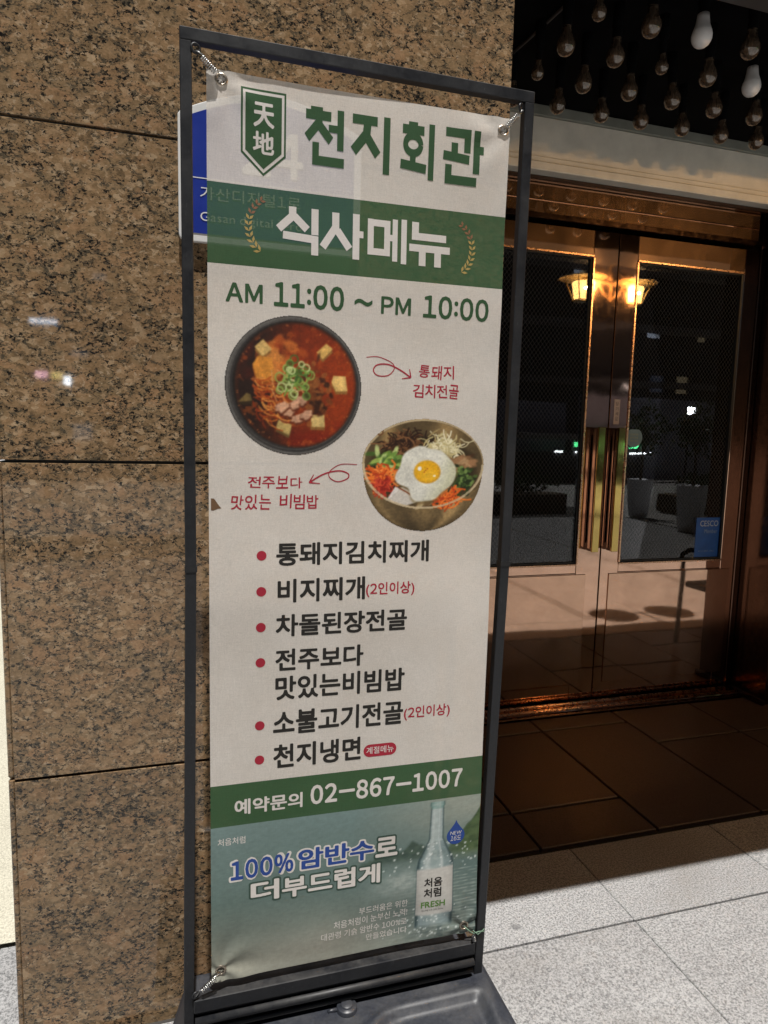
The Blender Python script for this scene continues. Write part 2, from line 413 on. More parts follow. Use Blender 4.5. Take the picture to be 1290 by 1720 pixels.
# granite pillar
pil = thing('granite_pillar', 'brown polished granite pillar behind the menu banner', 'pillar', (.2, 1.7, 0))
zz = [-.02, .664, 1.3915, 2.0975, 2.80, 3.52, 4.2]
for a, b_ in zip(zz[:-1], zz[1:]):
    bm = bmesh.new(); add_box(bm, PX0, PX1, WALL_Y, WALL_Y+.03, a+.0035, b_-.0035, .0007)
    bm_obj('stone_panel', bm, GRANITE, pil)
    # return face towards the doors
    bm = bmesh.new(); add_box(bm, PX1-.028, PX1-.001, WALL_Y+.031, DOOR_Y+.1, a+.0035, b_-.0035, .0007)
    bm_obj('return_panel', bm, GRANITE, pil)
    bm = bmesh.new(); add_box(bm, PX0-.016, PX0-.003, WALL_Y+.012, WALL_Y+.5, a+.002, b_-.002, .003)
    bm_obj('edge_panel', bm, GRANITE, pil)
box('core', PX0+.004, PX1-.03, WALL_Y+.012, DOOR_Y+.6, -.02, 4.2, SEAL, pil)
fix(pil)

# canopy over the doors: beam, dark ceiling, lintel
can = thing('entrance_canopy', 'black ceiling and grey beam over the doorway right of the pillar', 'canopy', (2.5, 1.9, 2.79))
box('front_beam', .79, 5.6, 1.50, 1.88, 2.83, 3.039, BEAM, can, .006)
box('front_slab', .79, 5.6, 1.022, 1.88, 3.04, 3.30, BEAM, can, .002)
box('ceiling_panel', .79, 5.6, 1.882, 3.30, 3.04, 3.12, BLACK, can)
tube('conduit', [(1.30,2.76,3.03),(1.33,2.5,3.03),(1.36,2.2,3.03),(1.38,1.86,3.03)], .006, BEAM, can, 6)
fix(can)
lin = thing('door_lintel', 'cream painted lintel above the bronze doors', 'lintel', (2.5, 3.06, 2.75))
box('cornice', .79, 5.6, 3.045, 3.2, 2.992, 3.04, CREAM2, lin, .003)
box('face', .79, 5.6, 3.06, 3.2, 2.812, 2.9915, CREAM, lin, .002)
box('trim_strip', .79, 5.6, 3.052, 3.2, 2.785, 2.8115, CREAM, lin, .003)
box('trim_strip', .79, 5.6, 3.040, 3.2, 2.745, 2.7845, CREAM, lin, .004)
fix(lin)

# building body and dark interior behind the doors
bl = thing('building', 'dark building shell rising over the pillar and entrance', 'building', (2, 4, 0))
box('upper_wall', PX0, 14, 1.9, 9, 4.21, 9, BEAM, bl)
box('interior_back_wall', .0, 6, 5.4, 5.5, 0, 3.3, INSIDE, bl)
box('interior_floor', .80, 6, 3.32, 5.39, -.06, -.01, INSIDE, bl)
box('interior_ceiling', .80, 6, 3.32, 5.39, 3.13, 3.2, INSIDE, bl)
box('side_wall', 5.21, 5.6, 2.2, 5.39, 0, 3.038, BEAM, bl)
box('side_wall', 3.46, 5.2, 3.14, 3.3, 0, 2.74, BRONZE_D, bl)
fix(bl)
rp = thing('granite_pillar', 'brown granite pillar at the far right end of the entrance', 'pillar', (6.2, 1.7, 0))
for a, b_ in zip(zz[:-1], zz[1:]):
    box('stone_panel', 5.61, 7.0, WALL_Y, WALL_Y+.03, a+.0035, b_-.0035, GRANITE, rp, .0016)
box('core', 5.62, 6.99, WALL_Y+.012, DOOR_Y, -.02, 4.2, SEAL, rp)
fix(rp)

# ------------------------------------------------------------------ door frame
dfm = thing('door_frame', 'polished bronze door frame with mirror transom panel', 'door frame', (2.2, 3.13, 0))
box('header', .80, 3.16, 3.10, 3.25, 2.722, 2.744, BRONZE_D, dfm, .002)
box('transom_panel', .92, 3.07, 3.13, 3.16, 2.575, 2.7205, BRONZE_H, dfm, .002)
box('transom_bead', .92, 3.07, 3.124, 3.1295, 2.640, 2.644, BRONZE, dfm)
box('transom_bar', .92, 3.12, 3.10, 3.25, 2.545, 2.5735, BRONZE_D, dfm, .002)
box('jamb', .80, 1.12, 3.10, 3.25, 0.0, 2.7205, BRONZE_D, dfm, .003)
box('jamb', 3.09, 3.128, 3.12, 3.25, 0.0, 2.7205, BRONZE_D, dfm, .003)
box('return_panel', 3.13, 3.155, 2.87, 3.25, 0.0, 2.7205, BRONZE_D, dfm, .003)
box('return_panel', 3.1555, 3.45, 2.872, 3.25, 0.0, 2.7195, BRONZE_D, dfm, .003)
box('base_trim', 3.105, 3.129, 2.86, 3.118, .0, .035, BRONZE_D, dfm, .004)
box('sill', .80, 3.104, 3.03, 3.25, -.01, .016, BRONZE, dfm, .006, 2)
SILL = bronze('worn_sill_bronze', (.72,.44,.28), .26, wav=.04)
tube('sill_ridge', [(.80,3.045,.018),(1.9,3.045,.018),(3.10,3.045,.018)], .008, SILL, dfm, 12)
tube('sill_ridge', [(.80,3.095,.022),(1.9,3.095,.022),(3.10,3.095,.022)], .010, SILL, dfm, 12)
box('sill_lip', .80, 3.104, 3.004, 3.0295, -.01, .008, BRONZE_D, dfm, .003)
fix(dfm)

EM = 56
_glyphs = {}
WRITTEN = '천지회관 식사메뉴 天地 통돼지 김치전골 전주보다 맛있는 비빔밥 찌개 비지찌개 차돌된장전골 소불고기전골 천지냉면 계절메뉴 예약문의 인이상 처음처럼 암반수로 더 부드럽게 부드러움은 위한 이 눈부신 노력! 대관령 기슭 만들었습니다 부드러운 소주 도 당기세요 가산디지털 안전한 매장 방역 인증 해충 관리 세스코 멤버스 서비스 CESCO Member Gasan digital -ro FRESH NEW ml ( ) ~ . %'
CHARS = ''.join(sorted(set(WRITTEN)-{' '}))+''.join(chr(0xFF10+k) for k in range(10))+''.join(chr(ord(c)+0xFEE0) for c in 'AMP-%')
_sheet = {}
def load_sheet():
    """every character that is written anywhere, set once, one per line."""
    tc = bpy.data.curves.new('type_setter', 'FONT'); tc.size = 1.0; tc.resolution_u = 3; tc.space_line = 3.0
    tc.body = '\n'.join('가'+CHARS+'가')
    o = bpy.data.objects.new('type_setter', tc); me = o.to_mesh()
    vs = np.array([v.co[:2] for v in me.vertices]); me.calc_loop_triangles()
    tr = np.array([t.vertices[:] for t in me.loop_triangles]); o.to_mesh_clear()
    bpy.data.objects.remove(o); bpy.data.curves.remove(tc)
    n = len(CHARS)+2; top = vs[:,1].max(); bot = vs[vs[:,1] < vs[:,1].min()+1.3][:,1].max(); pitch = (top-bot)/(n-1)
    base = top-.80
    line = np.round((base+.35-vs[:,1])/pitch).astype(int); tl = line[tr[:,0]]
    for i, ch in enumerate(CHARS):
        t = tr[tl == i+1]; ids = np.unique(t); mp = {int(k): j for j, k in enumerate(ids)}
        _sheet[ch] = (vs[ids]-[0, base-pitch*(i+1)], np.array([[mp[int(k)] for k in r] for r in t]))
def font_tris(body):
    if not _sheet: load_sheet()
    V, T, x = [], [], 0.0
    for ch in body:
        if ch == ' ': x += .26; continue
        wide_ = ord(ch) > 0x3000
        if ch in '0123456789': ch = chr(ord(ch)+0xFEE0)
        vs, tr = _sheet[ch]
        if wide_: off = x; adv = .92
        else: off = x+.045-vs[:,0].min(); adv = vs[:,0].max()-vs[:,0].min()+.09
        b0 = sum(len(v) for v in V); V.append(vs+[off, 0]); T.append(tr+b0); x += adv
    return np.concatenate(V), np.concatenate(T)
def text_mesh(body, off=0.0, spacing=1.0):
    """letters as a clean flat mesh; `off` (in em) grows the strokes for bold weights."""
    key = (body, off)
    if key in _glyphs: return _glyphs[key][0].copy(), _glyphs[key][1]
    vs, tr = font_tris(body)
    r_ = off*EM; pad = int(math.ceil(r_))+3
    lo = vs.min(0); hi = vs.max(0)
    w, h = [int(math.ceil(d*EM))+2*pad+1 for d in (hi-lo)]
    p = (vs-lo)*EM+pad
    SS = 2; acc = np.zeros((h*SS, w*SS), bool); q = p*SS
    for t in tr:
        a, b, c = q[t[0]], q[t[1]], q[t[2]]
        x0, y0 = np.floor(np.minimum(np.minimum(a,b),c)).astype(int); x1, y1 = np.ceil(np.maximum(np.maximum(a,b),c)).astype(int)+1
        X, Y = np.meshgrid(np.arange(x0,x1)+.5, np.arange(y0,y1)+.5)
        e = lambda u, v: (v[0]-u[0])*(Y-u[1])-(v[1]-u[1])*(X-u[0])
        e0, e1, e2 = e(a,b), e(b,c), e(c,a)
        m = ((e0 >= 0)&(e1 >= 0)&(e2 >= 0))|((e0 <= 0)&(e1 <= 0)&(e2 <= 0))
        acc[y0:y1, x0:x1] |= m
    rr = r_*SS
    if rr > .4:
        k = int(math.ceil(rr)); D = np.full(acc.shape, 99.)
        for dy in range(-k, k+1):
            for dx in range(-k, k+1):
                d = math.hypot(dx, dy)
                if d > rr+1: continue
                sh = np.zeros_like(acc); H_, W_ = acc.shape
                sh[max(0,dy):H_+min(0,dy), max(0,dx):W_+min(0,dx)] = acc[max(0,-dy):H_+min(0,-dy), max(0,-dx):W_+min(0,-dx)]
                D = np.where(sh, np.minimum(D, d), D)
        f = np.clip(rr+.5-D, 0, 1)
    else: f = acc.astype(float)
    f = f.reshape(h, SS, w, SS).mean((1,3))          # cell-centred coverage
    g_ = np.pad(f, 1); f = (g_[1:-1,1:-1]*4+g_[:-2,1:-1]+g_[2:,1:-1]+g_[1:-1,:-2]+g_[1:-1,2:])/8
    f = f-.5; ins = f > 0
    ids = {}; V = []; F = []
    def gv(y, x):
        kk = (y, x)
        if kk not in ids: ids[kk] = len(V); V.append((x+.5, y+.5))
        return ids[kk]
    def ev(y0, x0, y1, x1):
        if (y0, x0) > (y1, x1): y0, x0, y1, x1 = y1, x1, y0, x0
        kk = (y0, x0, y1, x1)
        if kk not in ids:
            t = f[y0,x0]/(f[y0,x0]-f[y1,x1]); ids[kk] = len(V); V.append((x0+t*(x1-x0)+.5, y0+t*(y1-y0)+.5))
        return ids[kk]
    cnt = ins[:-1,:-1].astype(int)+ins[1:,:-1]+ins[:-1,1:]+ins[1:,1:]
    for y, x in zip(*np.nonzero(cnt)):
        y, x = int(y), int(x)
        cs = ((y,x),(y,x+1),(y+1,x+1),(y+1,x))
        if cnt[y,x] == 4: F.append(tuple(gv(*c) for c in cs)); continue
        pl_ = []
        for i in range(4):
            a, b = cs[i], cs[(i+1) % 4]
            if ins[a]: pl_.append(gv(*a))
            if ins[a] != ins[b]: pl_.append(ev(*a, *b))
        if len(pl_) >= 3: F.append(tuple(pl_))
    out = ((np.array(V)-pad)/EM+lo, F)
    _glyphs[key] = out
    return out[0].copy(), out[1]
def latin_mesh(body, off=0.0, gap=.085):
    """figures and capitals set from the wide forms of the CJK face, spaced by their ink."""
    V, F, x = [], [], 0.0
    for ch in body:
        if ch == ' ': x += .28; continue
        vs, fs = text_mesh('.' if ch == ':' else chr(ord(ch)+0xFEE0), off)
        if ch == ':':
            w = vs[:,0].max()-vs[:,0].min(); hgt = vs[:,1].max()-vs[:,1].min()
            vs = (vs-vs.min(0))/[w,hgt]*[.105+2*off,.105+2*off]+[0,.10-off]
            vs = np.concatenate([vs, vs+[0,.36]]); n0 = len(vs)//2; fs = list(fs)+[tuple(i+n0 for i in f) for f in fs]
        vs[:,0] += x-vs[:,0].min(); b0 = len(V); V += list(vs); F += [tuple(i+b0 for i in f) for f in fs]
        x = vs[:,0].max()+(gap if ch not in '-' else gap*.8)
    return np.array(V), F
def fit(vs, u0, u1, v0, v1):
    lo, hi = vs.min(0), vs.max(0)
    return np.stack([u0+(vs[:,0]-lo[0])/(hi[0]-lo[0])*(u1-u0), v0+(vs[:,1]-lo[1])/(hi[1]-lo[1])*(v1-v0)], 1)
def wall_text(body, x0, x1, z0, z1, y, mat, parent, off=.0, name='lettering'):
    vs, fs = text_mesh(body, off); p = fit(vs, x0, x1, z0, z1)
    return mesh_obj(name, [(a, y, b) for a, b in p], fs, mat, parent)

INK_WHITE = simple('white_print', (.72,.72,.70), .5, var=.04)
# ------------------------------------------------------------------ door leaves
def leaf(x0, x1, hinge_left, label):
    d = thing('door_leaf', label, 'door', ((x0+x1)/2, 3.15, .03))
    ya, yb = 3.13, 3.175
    il = .115; ol = .095          # inner (meeting) and outer stile widths
    sl, sr = (ol, il+.03) if hinge_left else (il, ol)
    gx0, gx1 = x0+sl, x1-sr
    box('stile', x0, gx0, ya, yb, .03, 2.53, BRONZE, d, .002)
    box('stile', gx1, x1, ya, yb, .03, 2.53, BRONZE, d, .002)
    box('top_rail', gx0+.0005, gx1-.0005, ya+.001, yb, 2.405, 2.529, BRONZE_H, d, .002)
    box('middle_rail', gx0+.0005, gx1-.0005, ya+.001, yb, .742, .790, BRONZE, d, .002)
    box('kick_panel', gx0-.06, gx1+.06, ya-.006, ya-.0005, .115, .736, BRONZE_W, d, .0015)
    box('bottom_rail', gx0+.0005, gx1-.0005, ya+.001, yb, .031, .741, BRONZE, d, .002)
    pane = box('glass_pane', gx0+.014, gx1-.014, ya+.016, ya+.022, .804, 2.391, GLASS, d)
    bm = bmesh.new()
    add_box(bm, gx0+.001, gx1-.001, ya+.004, ya+.03, 2.391, 2.4045); add_box(bm, gx0+.001, gx1-.001, ya+.004, ya+.03, .7905, .804)
    add_box(bm, gx0+.001, gx0+.0138, ya+.004, ya+.03, .8045, 2.3905); add_box(bm, gx1-.0138, gx1-.001, ya+.004, ya+.03, .8045, 2.3905)
    bm_obj('glazing_gasket', bm, RUBBER, d)
    bm = bmesh.new()
    add_box(bm, gx0-.001, gx1+.001, ya-.006, ya-.0005, 2.396, 2.408, .002); add_box(bm, gx0-.001, gx1+.001, ya-.006, ya-.0005, .786, .795, .002)
    xx = gx1 if hinge_left else gx0
    add_box(bm, xx-.005, xx+.007, ya-.006, ya-.0005, .7955, 2.3955, .002)
    bm_obj('glazing_bead', bm, SILL, d)
    # tall rectangular pull
    hx = x1-.075 if hinge_left else x0+.040
    bm = bmesh.new()
    add_box(bm, hx-.020, hx+.020, ya-.064, ya-.0525, .868, 1.532, .002, 2)
    hb = bm_obj('pull_handle', bm, BRASS, d)
    box('handle_body', hx-.0185, hx+.0185, ya-.052, ya-.0075, .870, 1.530, BRONZE_D, hb, .002)
    box('handle_inlay', hx-.0200, hx-.0187, ya-.040, ya-.020, .885, 1.515, BRONZE, hb)
    box('handle_mount', hx-.0175, hx+.0175, ya-.0072, ya-.0005, .876, .91, BRONZE_D, hb); box('handle_mount', hx-.0175, hx+.0175, ya-.0072, ya-.0005, 1.49, 1.524, BRONZE_D, hb)
    return d
dl = leaf(1.135, 2.177, True, 'left bronze door leaf with dark glass, partly behind the banner')
dr = leaf(2.183, 3.088, False, 'right bronze door leaf with dark glass and a blue sticker')
# stickers and the small label are stuck to the right leaf
GY = 3.1465
st = box('sticker', 2.815, 2.985, GY-.0012, GY-.0003, .806, 1.035, simple('blue_sticker', (.015,.085,.36), .35, var=.12), dr, 0)
lt = wall_text('CESCO', 2.842, 2.968, .985, 1.018, GY-.0015, simple('pale_sticker_print', (.42,.47,.55), .5), st, .008)
wall_text('Member', 2.875, 2.965, .945, .968, GY-.0015, simple('faded_sticker_print', (.20,.27,.38), .5), st, .0)
wall_text('세스코 멤버스 서비스', 2.84, 2.955, .835, .846, GY-.0015, bpy.data.materials['faded_sticker_print'], st)
vs = [(2.358, GY-.0006, 1.482)]; ns = 40
for k in range(ns):
    a = 2*math.pi*k/ns; r_ = .052; z = 1.482+r_*math.sin(a)
    vs.append((2.358+r_*math.cos(a), GY-.0006, min(z, 1.482+.044)))
dk = mesh_obj('round_sticker', vs, [(0, 1+k, 1+(k+1) % ns) for k in range(ns)][::1], simple('teal_sticker', (.13,.20,.22), .4, var=.12), dr)
yl = simple('yellow_sticker_print', (.30,.28,.16), .5)
for i, s in enumerate(('안전한 매장', '방역 인증', '해충 관리')):
    wall_text(s, 2.333, 2.383, 1.493-.017*i, 1.504-.017*i, GY-.0012, yl, dk)
lb = box('push_label', 2.208, 2.243, 3.1285, 3.1298, 1.55, 1.682, simple('pale_label', (.34,.27,.24), .45, var=.08), dr)
for i, ch in enumerate('당기세요'):
    wall_text(ch, 2.217, 2.234, 1.649-.026*i, 1.668-.026*i, 3.1279, simple('dark_label_print', (.05,.04,.04), .5) if i == 0 else bpy.data.materials['dark_label_print'], lb, .01)
fix(dl); fix(dr)

# ------------------------------------------------------------------ ceiling bulbs
BULBPROF = [(.0,-.0325),(.008,-.0315),(.016,-.0283),(.0230,-.0225),(.0282,-.0145),(.0310,-.005),(.0312,.004),(.0290,.0135),(.0248,.0225),(.0205,.0305),(.0175,.039),(.0160,.048),(.0152,.058)]
def make_bulb(kind):
    t = bpy.data.objects.new('ceiling_bulb', None); COL.objects.link(t); t.empty_display_size = .03
    s = {'amber': 1.08, 'small': .80, 'white': 1.10}[kind]
    sz = s*(1.0 if kind != 'small' else .95)
    if kind == 'white':
        lathe('diffuser', [(r_*s, z*s) for r_, z in BULBPROF[:8]], BULB_W, t, 20)
        lathe('neck', [(.0291*s,.0137*s),(.0255*s,.024*s),(.0215*s,.036*s),(.0192*s,.052*s),(.0180*s,.066*s),(.012*s,.068*s),(.012*s,.080*s)], BULB_WN, t, 20)
    else:
        lathe('glass_envelope', [(r_*s, z*sz) for r_, z in BULBPROF], BULB, t, 20)
        lathe('stem', [(.0,-.006*s),(.0055*s,-.004*s),(.006*s,.012*s),(.004*s,.028*s),(.010*s,.050*s),(.010*s,.055*s)], BULB_STEM, t, 10)
    lathe('socket', [(.0152*s,.0575*s),(.0160*s,.061*s),(.0160*s,.098),(.020,.102),(.020,.178)], BLACK, t, 16)
    return t
proto = {k: make_bulb(k) for k in ('amber','small','white')}
used = {k: False for k in proto}
def place_bulb(kind, x, y, z, label, group):
    if not used[kind]:
        t = proto[kind]; used[kind] = True
    else:
        t = proto[kind].copy(); COL.objects.link(t)
        for c in proto[kind].children:
            cc = c.copy(); COL.objects.link(cc); cc.parent = t
    t.location = (x, y, z); t.rotation_euler = (random.uniform(-.05,.05), random.uniform(-.06,.06), random.uniform(0, 6.28))
    tag(t, label, 'light bulb', group)
seen = {}
rowname = {0: 'amber bulb in the ceiling row nearest the cream lintel', 1: 'amber bulb in the second ceiling row out from the lintel', 2: 'amber bulb in the third ceiling row out from the lintel', 3: 'amber bulb in the outermost ceiling row by the beam'}
for j, y in enumerate((2.685, 2.49, 2.295, 2.095)):
    for i in range(-1, 7):
        x = 1.526+.2085*i + random.uniform(-.006, .006)
        kind, lab, gp = 'amber', rowname[j], 'amber bulbs, row %s' % ('nearest the lintel','second from the lintel','third from the lintel','by the beam')[j]
        if (j, i) in ((1,-1),(2,1),(3,-1)):
            kind = 'small'; gp = None
            lab = {(1,-1): 'smaller amber bulb close to the granite pillar', (2,1): 'smaller amber bulb in the middle of the ceiling', (3,-1): 'smaller amber bulb highest in view, by the top edge'}[(j,i)]
        if (j, i) in ((3,1),(2,3)):
            kind = 'white'; gp = None
            lab = {(3,1): 'white bulb in the outermost row, upper of the two white ones', (2,3): 'white bulb further right, lower of the two white ones'}[(j,i)]
        if kind == 'amber':
            q = Vector((x, y, 2.86))-EYE; dd = q.dot(fw); px, py = .5*1290+1128*q.dot(r2)/dd, .5*1720+1128*q.dot(d2)/dd
            if 905 < px < 1292 and py > -8:
                seen[j] = seen.get(j, 0)+1; gp = 'amber bulbs on the entrance ceiling'
                lab = 'amber bulb, %s from the pillar in the row %s' % (('first','second','third','fourth','fifth','sixth','seventh')[seen[j]-1], ('nearest the cream lintel','second from the lintel','third from the lintel','farthest from the lintel')[j])
            else:
                lab = 'amber bulb of the entrance ceiling beyond the picture edge or hidden by the stand'; gp = 'ceiling bulbs out of view'
        place_bulb(kind, x, y + random.uniform(-.006,.006), 2.86, lab, gp)

# ================================================================== BANNER STAND
FY0, FY1 = 1.320, 1.340
stand = thing('banner_stand', 'black metal banner stand on a black plastic water base', 'banner stand', (.34, 1.33, 0))
def prism(name, quad_pts, y0, y1, mat, parent, bev=.0015):
    bm = bmesh.new()
    a = [bm.verts.new((x, y0, z)) for x, z in quad_pts]; b_ = [bm.verts.new((x, y1, z)) for x, z in quad_pts]
    n = len(a); bm.faces.new(a); bm.faces.new(b_[::-1])
    for i in range(n): bm.faces.new((a[i], b_[i], b_[(i+1) % n], a[(i+1) % n]))
    bmesh.ops.recalc_face_normals(bm, faces=bm.faces)
    if bev: bmesh.ops.bevel(bm, geom=bm.edges[:], offset=bev, segments=1, affect='EDGES')
    return bm_obj(name, bm, mat, parent)
T = .021
prism('upper_post', [(.001,1.202),(.001+T,1.202),(.000+T,2.150),(.000,2.150)], FY0, FY1, FRAME, stand)
prism('lower_post', [(-.012,.16),(-.012+T,.16),(.001+T,1.2015),(.001,1.2015)], FY0, FY1, FRAME, stand)
prism('upper_post', [(.668,1.192),(.668+T,1.192),(.676+T,2.150),(.676,2.150)], FY0, FY1, FRAME, stand)
prism('lower_post', [(.645,.16),(.645+T,.16),(.668+T,1.1915),(.668,1.1915)], FY0, FY1, FRAME, stand)
prism('top_bar', [(.0,2.1505),(.697,2.1505),(.697,2.172),(.0,2.172)], FY0, FY1, FRAME, stand)
prism('bottom_bar', [(.0095,.262),(.6445,.262),(.6445,.292),(.0095,.292)], FY0-.004, FY1, FRAME, stand)
prism('bottom_rail', [(.0095,.206),(.6445,.206),(.6445,.2595),(.0095,.2595)], FY0+.004, FY1+.012, FRAME, stand, .004)
tube('rail_bead', [(.012,1.318,.243),(.642,1.318,.243)], .0085, FRAME, stand, 10)
tube('rail_bead', [(.012,1.322,.218),(.642,1.322,.218)], .006, RUBBER, stand, 8)
prism('joint_sleeve', [(.000,1.196),(.0235,1.196),(.0235,1.207),(.000,1.207)], FY0-.0012, FY1+.0012, RUBBER, stand, 0)
prism('joint_sleeve', [(.667,1.186),(.6905,1.186),(.6905,1.197),(.667,1.197)], FY0-.0012, FY1+.0012, RUBBER, stand, 0)
def ring(name, c, rad, tr, mat, parent, tilt=0.0):
    pts = []
    for k in range(20):
        a = 2*math.pi*k/20; p = Vector((rad*math.cos(a), 0, rad*math.sin(a)))
        p = Matrix.Rotation(tilt, 3, 'Z') @ p
        pts.append(Vector(c)+p)
    return tube(name, pts, tr, mat, parent, 8, True)
def spring(a, b_, rad, turns, parent):
    a, b_ = Vector(a), Vector(b_); ax = (b_-a); L = ax.length; ax.normalize()
    s = ax.cross(Vector((0,1,0))).normalized(); t = s.cross(ax).normalized()
    pts = [a]; n = turns*12
    for k in range(n+1):
        f = k/n; q = .22+.56*f; an = 2*math.pi*turns*f
        pts.append(a+ax*(L*q)+s*(rad*math.cos(an))+t*(rad*math.sin(an)))
    pts.append(b_)
    return tube('tension_spring', pts, .0011, STEEL, parent, 6)
BU, BV = .046, .314
def bw(u, v): return (BU+u, 1.33, BV+v)
GR = {'tl': (.026,1.784), 'tr': (.584,1.774), 'bl': (.019,.025), 'br': (.571,.020)}
ring('corner_eye', (.0275,1.322,2.139), .0075, .0024, FRAME, stand, .3)
ring('corner_eye', (.668,1.322,2.137), .0075, .0024, FRAME, stand, .6)
ring('corner_eye', (.0135,1.318,.304), .0062, .0022, FRAME, stand, .3)
ring('corner_eye', (.6405,1.318,.304), .0062, .0022, FRAME, stand, .5)
spring((.0275,1.319,2.134), (BU+.026,1.325,BV+1.784), .0048, 9, stand)
spring((.668,1.319,2.132), (BU+.584,1.325,BV+1.774), .0046, 8, stand)
spring((.014,1.316,.302), (BU+.019,1.322,BV+.025), .0050, 8, stand)
spring((BU+.598,1.320,.288), (BU+.594,1.321,BV-.003), .0042, 6, stand)
wire = simple('green_tie_wire', (.16,.26,.18), .5)
tube('tie_wire', [(BU+.571,1.3215,BV+.020),(BU+.585,1.320,BV+.006),(BU+.594,1.319,BV+.000),(BU+.606,1.317,BV+.004),(BU+.620,1.317,BV+.002)], .0011, wire, stand, 6)
tube('tie_wire', [(BU+.592,1.3195,BV+.008),(BU+.604,1.3165,BV-.003),(BU+.619,1.3175,BV+.007),(BU+.626,1.33,BV+.004)], .0009, wire, stand, 6)
# water-filled base: rounded tapering tank with two moulded fields and a filler cap
def base_tank():
    nx, ny = 110, 74
    X0, X1, Y0, Y1 = -.085, .775, 1.06, 1.575
    vs, fs = [], []
    def sstep(a, b_, x):
        t = min(1, max(0, (x-a)/(b_-a))); return t*t*(3-2*t)
    for j in range(ny+1):
        for i in range(nx+1):
            x = X0+(X1-X0)*i/nx; y = Y0+(Y1-Y0)*j/ny
            ex = min(x-X0, X1-x); ey = min(y-Y0, Y1-y)
            # rounded plan corners by distance to the rim
            e = min(ex*.95, ey*1.05)
            if ex < .09 and ey < .09:
                e = .09-math.hypot(.09-ex, .09-ey)
            rim = .016*sstep(-.001, .004, e)
            wall = (.207-.016)*sstep(.012, .098, e)
            z = rim+wall
            if e > .094:
                z -= .012*sstep(1.27, 1.16, y)                        # falls to the front
                # sunk field in front, with a raised ridge between
                fx = min(x-.02, .650-x)
                if y < 1.34:
                    ridge_y = 1.258 if x > .40 else 1.232
                    ridge_y = 1.262+.022*sstep(.34, .46, x)
                    if abs(x-.335) < .075: ridge_y -= .018*math.cos((x-.335)/.075*math.pi/2)
                    sink = .018*sstep(ridge_y, ridge_y-.022, y)*sstep(0, .022, fx)
                    z -= sink
                    z -= .005*sstep(1.345, 1.33, y)*sstep(ridge_y+.002, ridge_y+.016, y)*sstep(0,.02,fx)
                if abs(y-1.36) < .018 and -.02 < x < .69: z -= .020*sstep(.018,.010,abs(y-1.36))
            vs.append((x, y, max(z, .0)))
    for j in range(ny):
        for i in range(nx):
            a = j*(nx+1)+i; fs.append((a, a+1, a+nx+2, a+nx+1))
    return mesh_obj('water_base', vs, fs, PLASTIC, stand, True)
wb = base_tank()
cap = lathe('filler_cap', [(.0,.010),(.012,.010),(.0135,.0085),(.0135,.006),(.021,.006),(.0225,.004),(.0235,-.006)], PLASTIC, wb, 24, (.335,1.309,.206))
tube('cap_tab', [(.314,1.310,.205),(.299,1.312,.204),(.293,1.312,.202)], .004, PLASTIC, wb, 8)
fix(stand)

# ================================================================== BANNER
ban = thing('menu_banner', 'tall white and green restaurant menu banner laced into the black stand', 'banner', (.346, 1.33, BV))
def disp(u, v):
    """gentle cloth relief, in metres along the banner's normal (numpy friendly)."""
    d = (.0011*np.sin(v*23+u*3+np.sin(v*5.1)*1.7)*(.35+.65*np.sin(v*2.3+u*1.5)**2) + .0030*np.sin(u*4.1+v*1.9+1.0)*np.sin(v*2.4+.3))
    d = d+.0016*np.sin(u*5.3+v*2.1+.6)*np.sin(v*3.1+.4) + .0010*np.sin(v*19+u*5)*np.exp(-((v-1.0)/.5)**2)
    for (cu_, cv_) in GR.values():
        r_ = np.hypot(u-cu_, v-cv_); an = np.arctan2(v-cv_, u-cu_)
        d = d + .0017*np.exp(-((r_-.045)/.045)**2)*np.sin(an*5.0+r_*20) - .003*np.exp(-(r_/.10)**2)
    d = d + .0028*np.exp(-((v-.055)/.05)**2)*np.sin(u*16+1.0)
    return d
def on_banner(uv, layer):
    uv = np.asarray(uv, float); u, v = uv[:,0], uv[:,1]
    # the side edges draw in slightly between the eyelets, the corners are pulled
    uu = u
    y = 1.33+disp(u, v)-layer
    return np.stack([BU+uu, y, BV+v], 1)
WHITE_C, GREEN_C = (.80,.75,.69), (.050,.118,.052)
F_WHITE = fabric('white_banner_cloth', WHITE_C, T=.19)
F_GREEN = fabric('green_banner_cloth', GREEN_C, T=.12)
def sheet(name, u0, u1, v0, v1, layer, mat, du=.01):
    nu = max(1, int(round((u1-u0)/du))); nv = max(1, int(round((v1-v0)/du)))
    uv = [(u0+(u1-u0)*i/nu, v0+(v1-v0)*j/nv) for j in range(nv+1) for i in range(nu+1)]
    fs = [(j*(nu+1)+i, j*(nu+1)+i+1, (j+1)*(nu+1)+i+1, (j+1)*(nu+1)+i) for j in range(nv) for i in range(nu)]
    return mesh_obj(name, on_banner(uv, layer), fs, mat, ban, True)
sheet('title_field', 0, .6, 1.6085, 1.8, 0, F_WHITE)
hb1 = sheet('heading_band', 0, .6, 1.4635, 1.6085, 0, F_GREEN)
sheet('menu_field', 0, .6, .4335, 1.4635, 0, F_WHITE)
hb2 = sheet('phone_band', 0, .6, .3425, .4335, 0, F_GREEN)
bm = bmesh.new()
for a0, a1 in (((.0,.0),(.0,1.8)), ((.6,.0),(.6,1.8))): pass
bm.free()
LAY = .00028
def ink(name, col, T=.10): return fabric(name, col, T=T, tint=.5, streak=.08)
I_GREEN = ink('green_ink', GREEN_C, .16)
I_WHITE = fabric('white_ink', (.80,.755,.715), T=.10, streak=.04)
I_BLACK = ink('black_ink', (.030,.028,.025))
I_RED = ink('red_ink', (.43,.030,.055))
I_BLUE = ink('blue_ink', (.035,.085,.33))
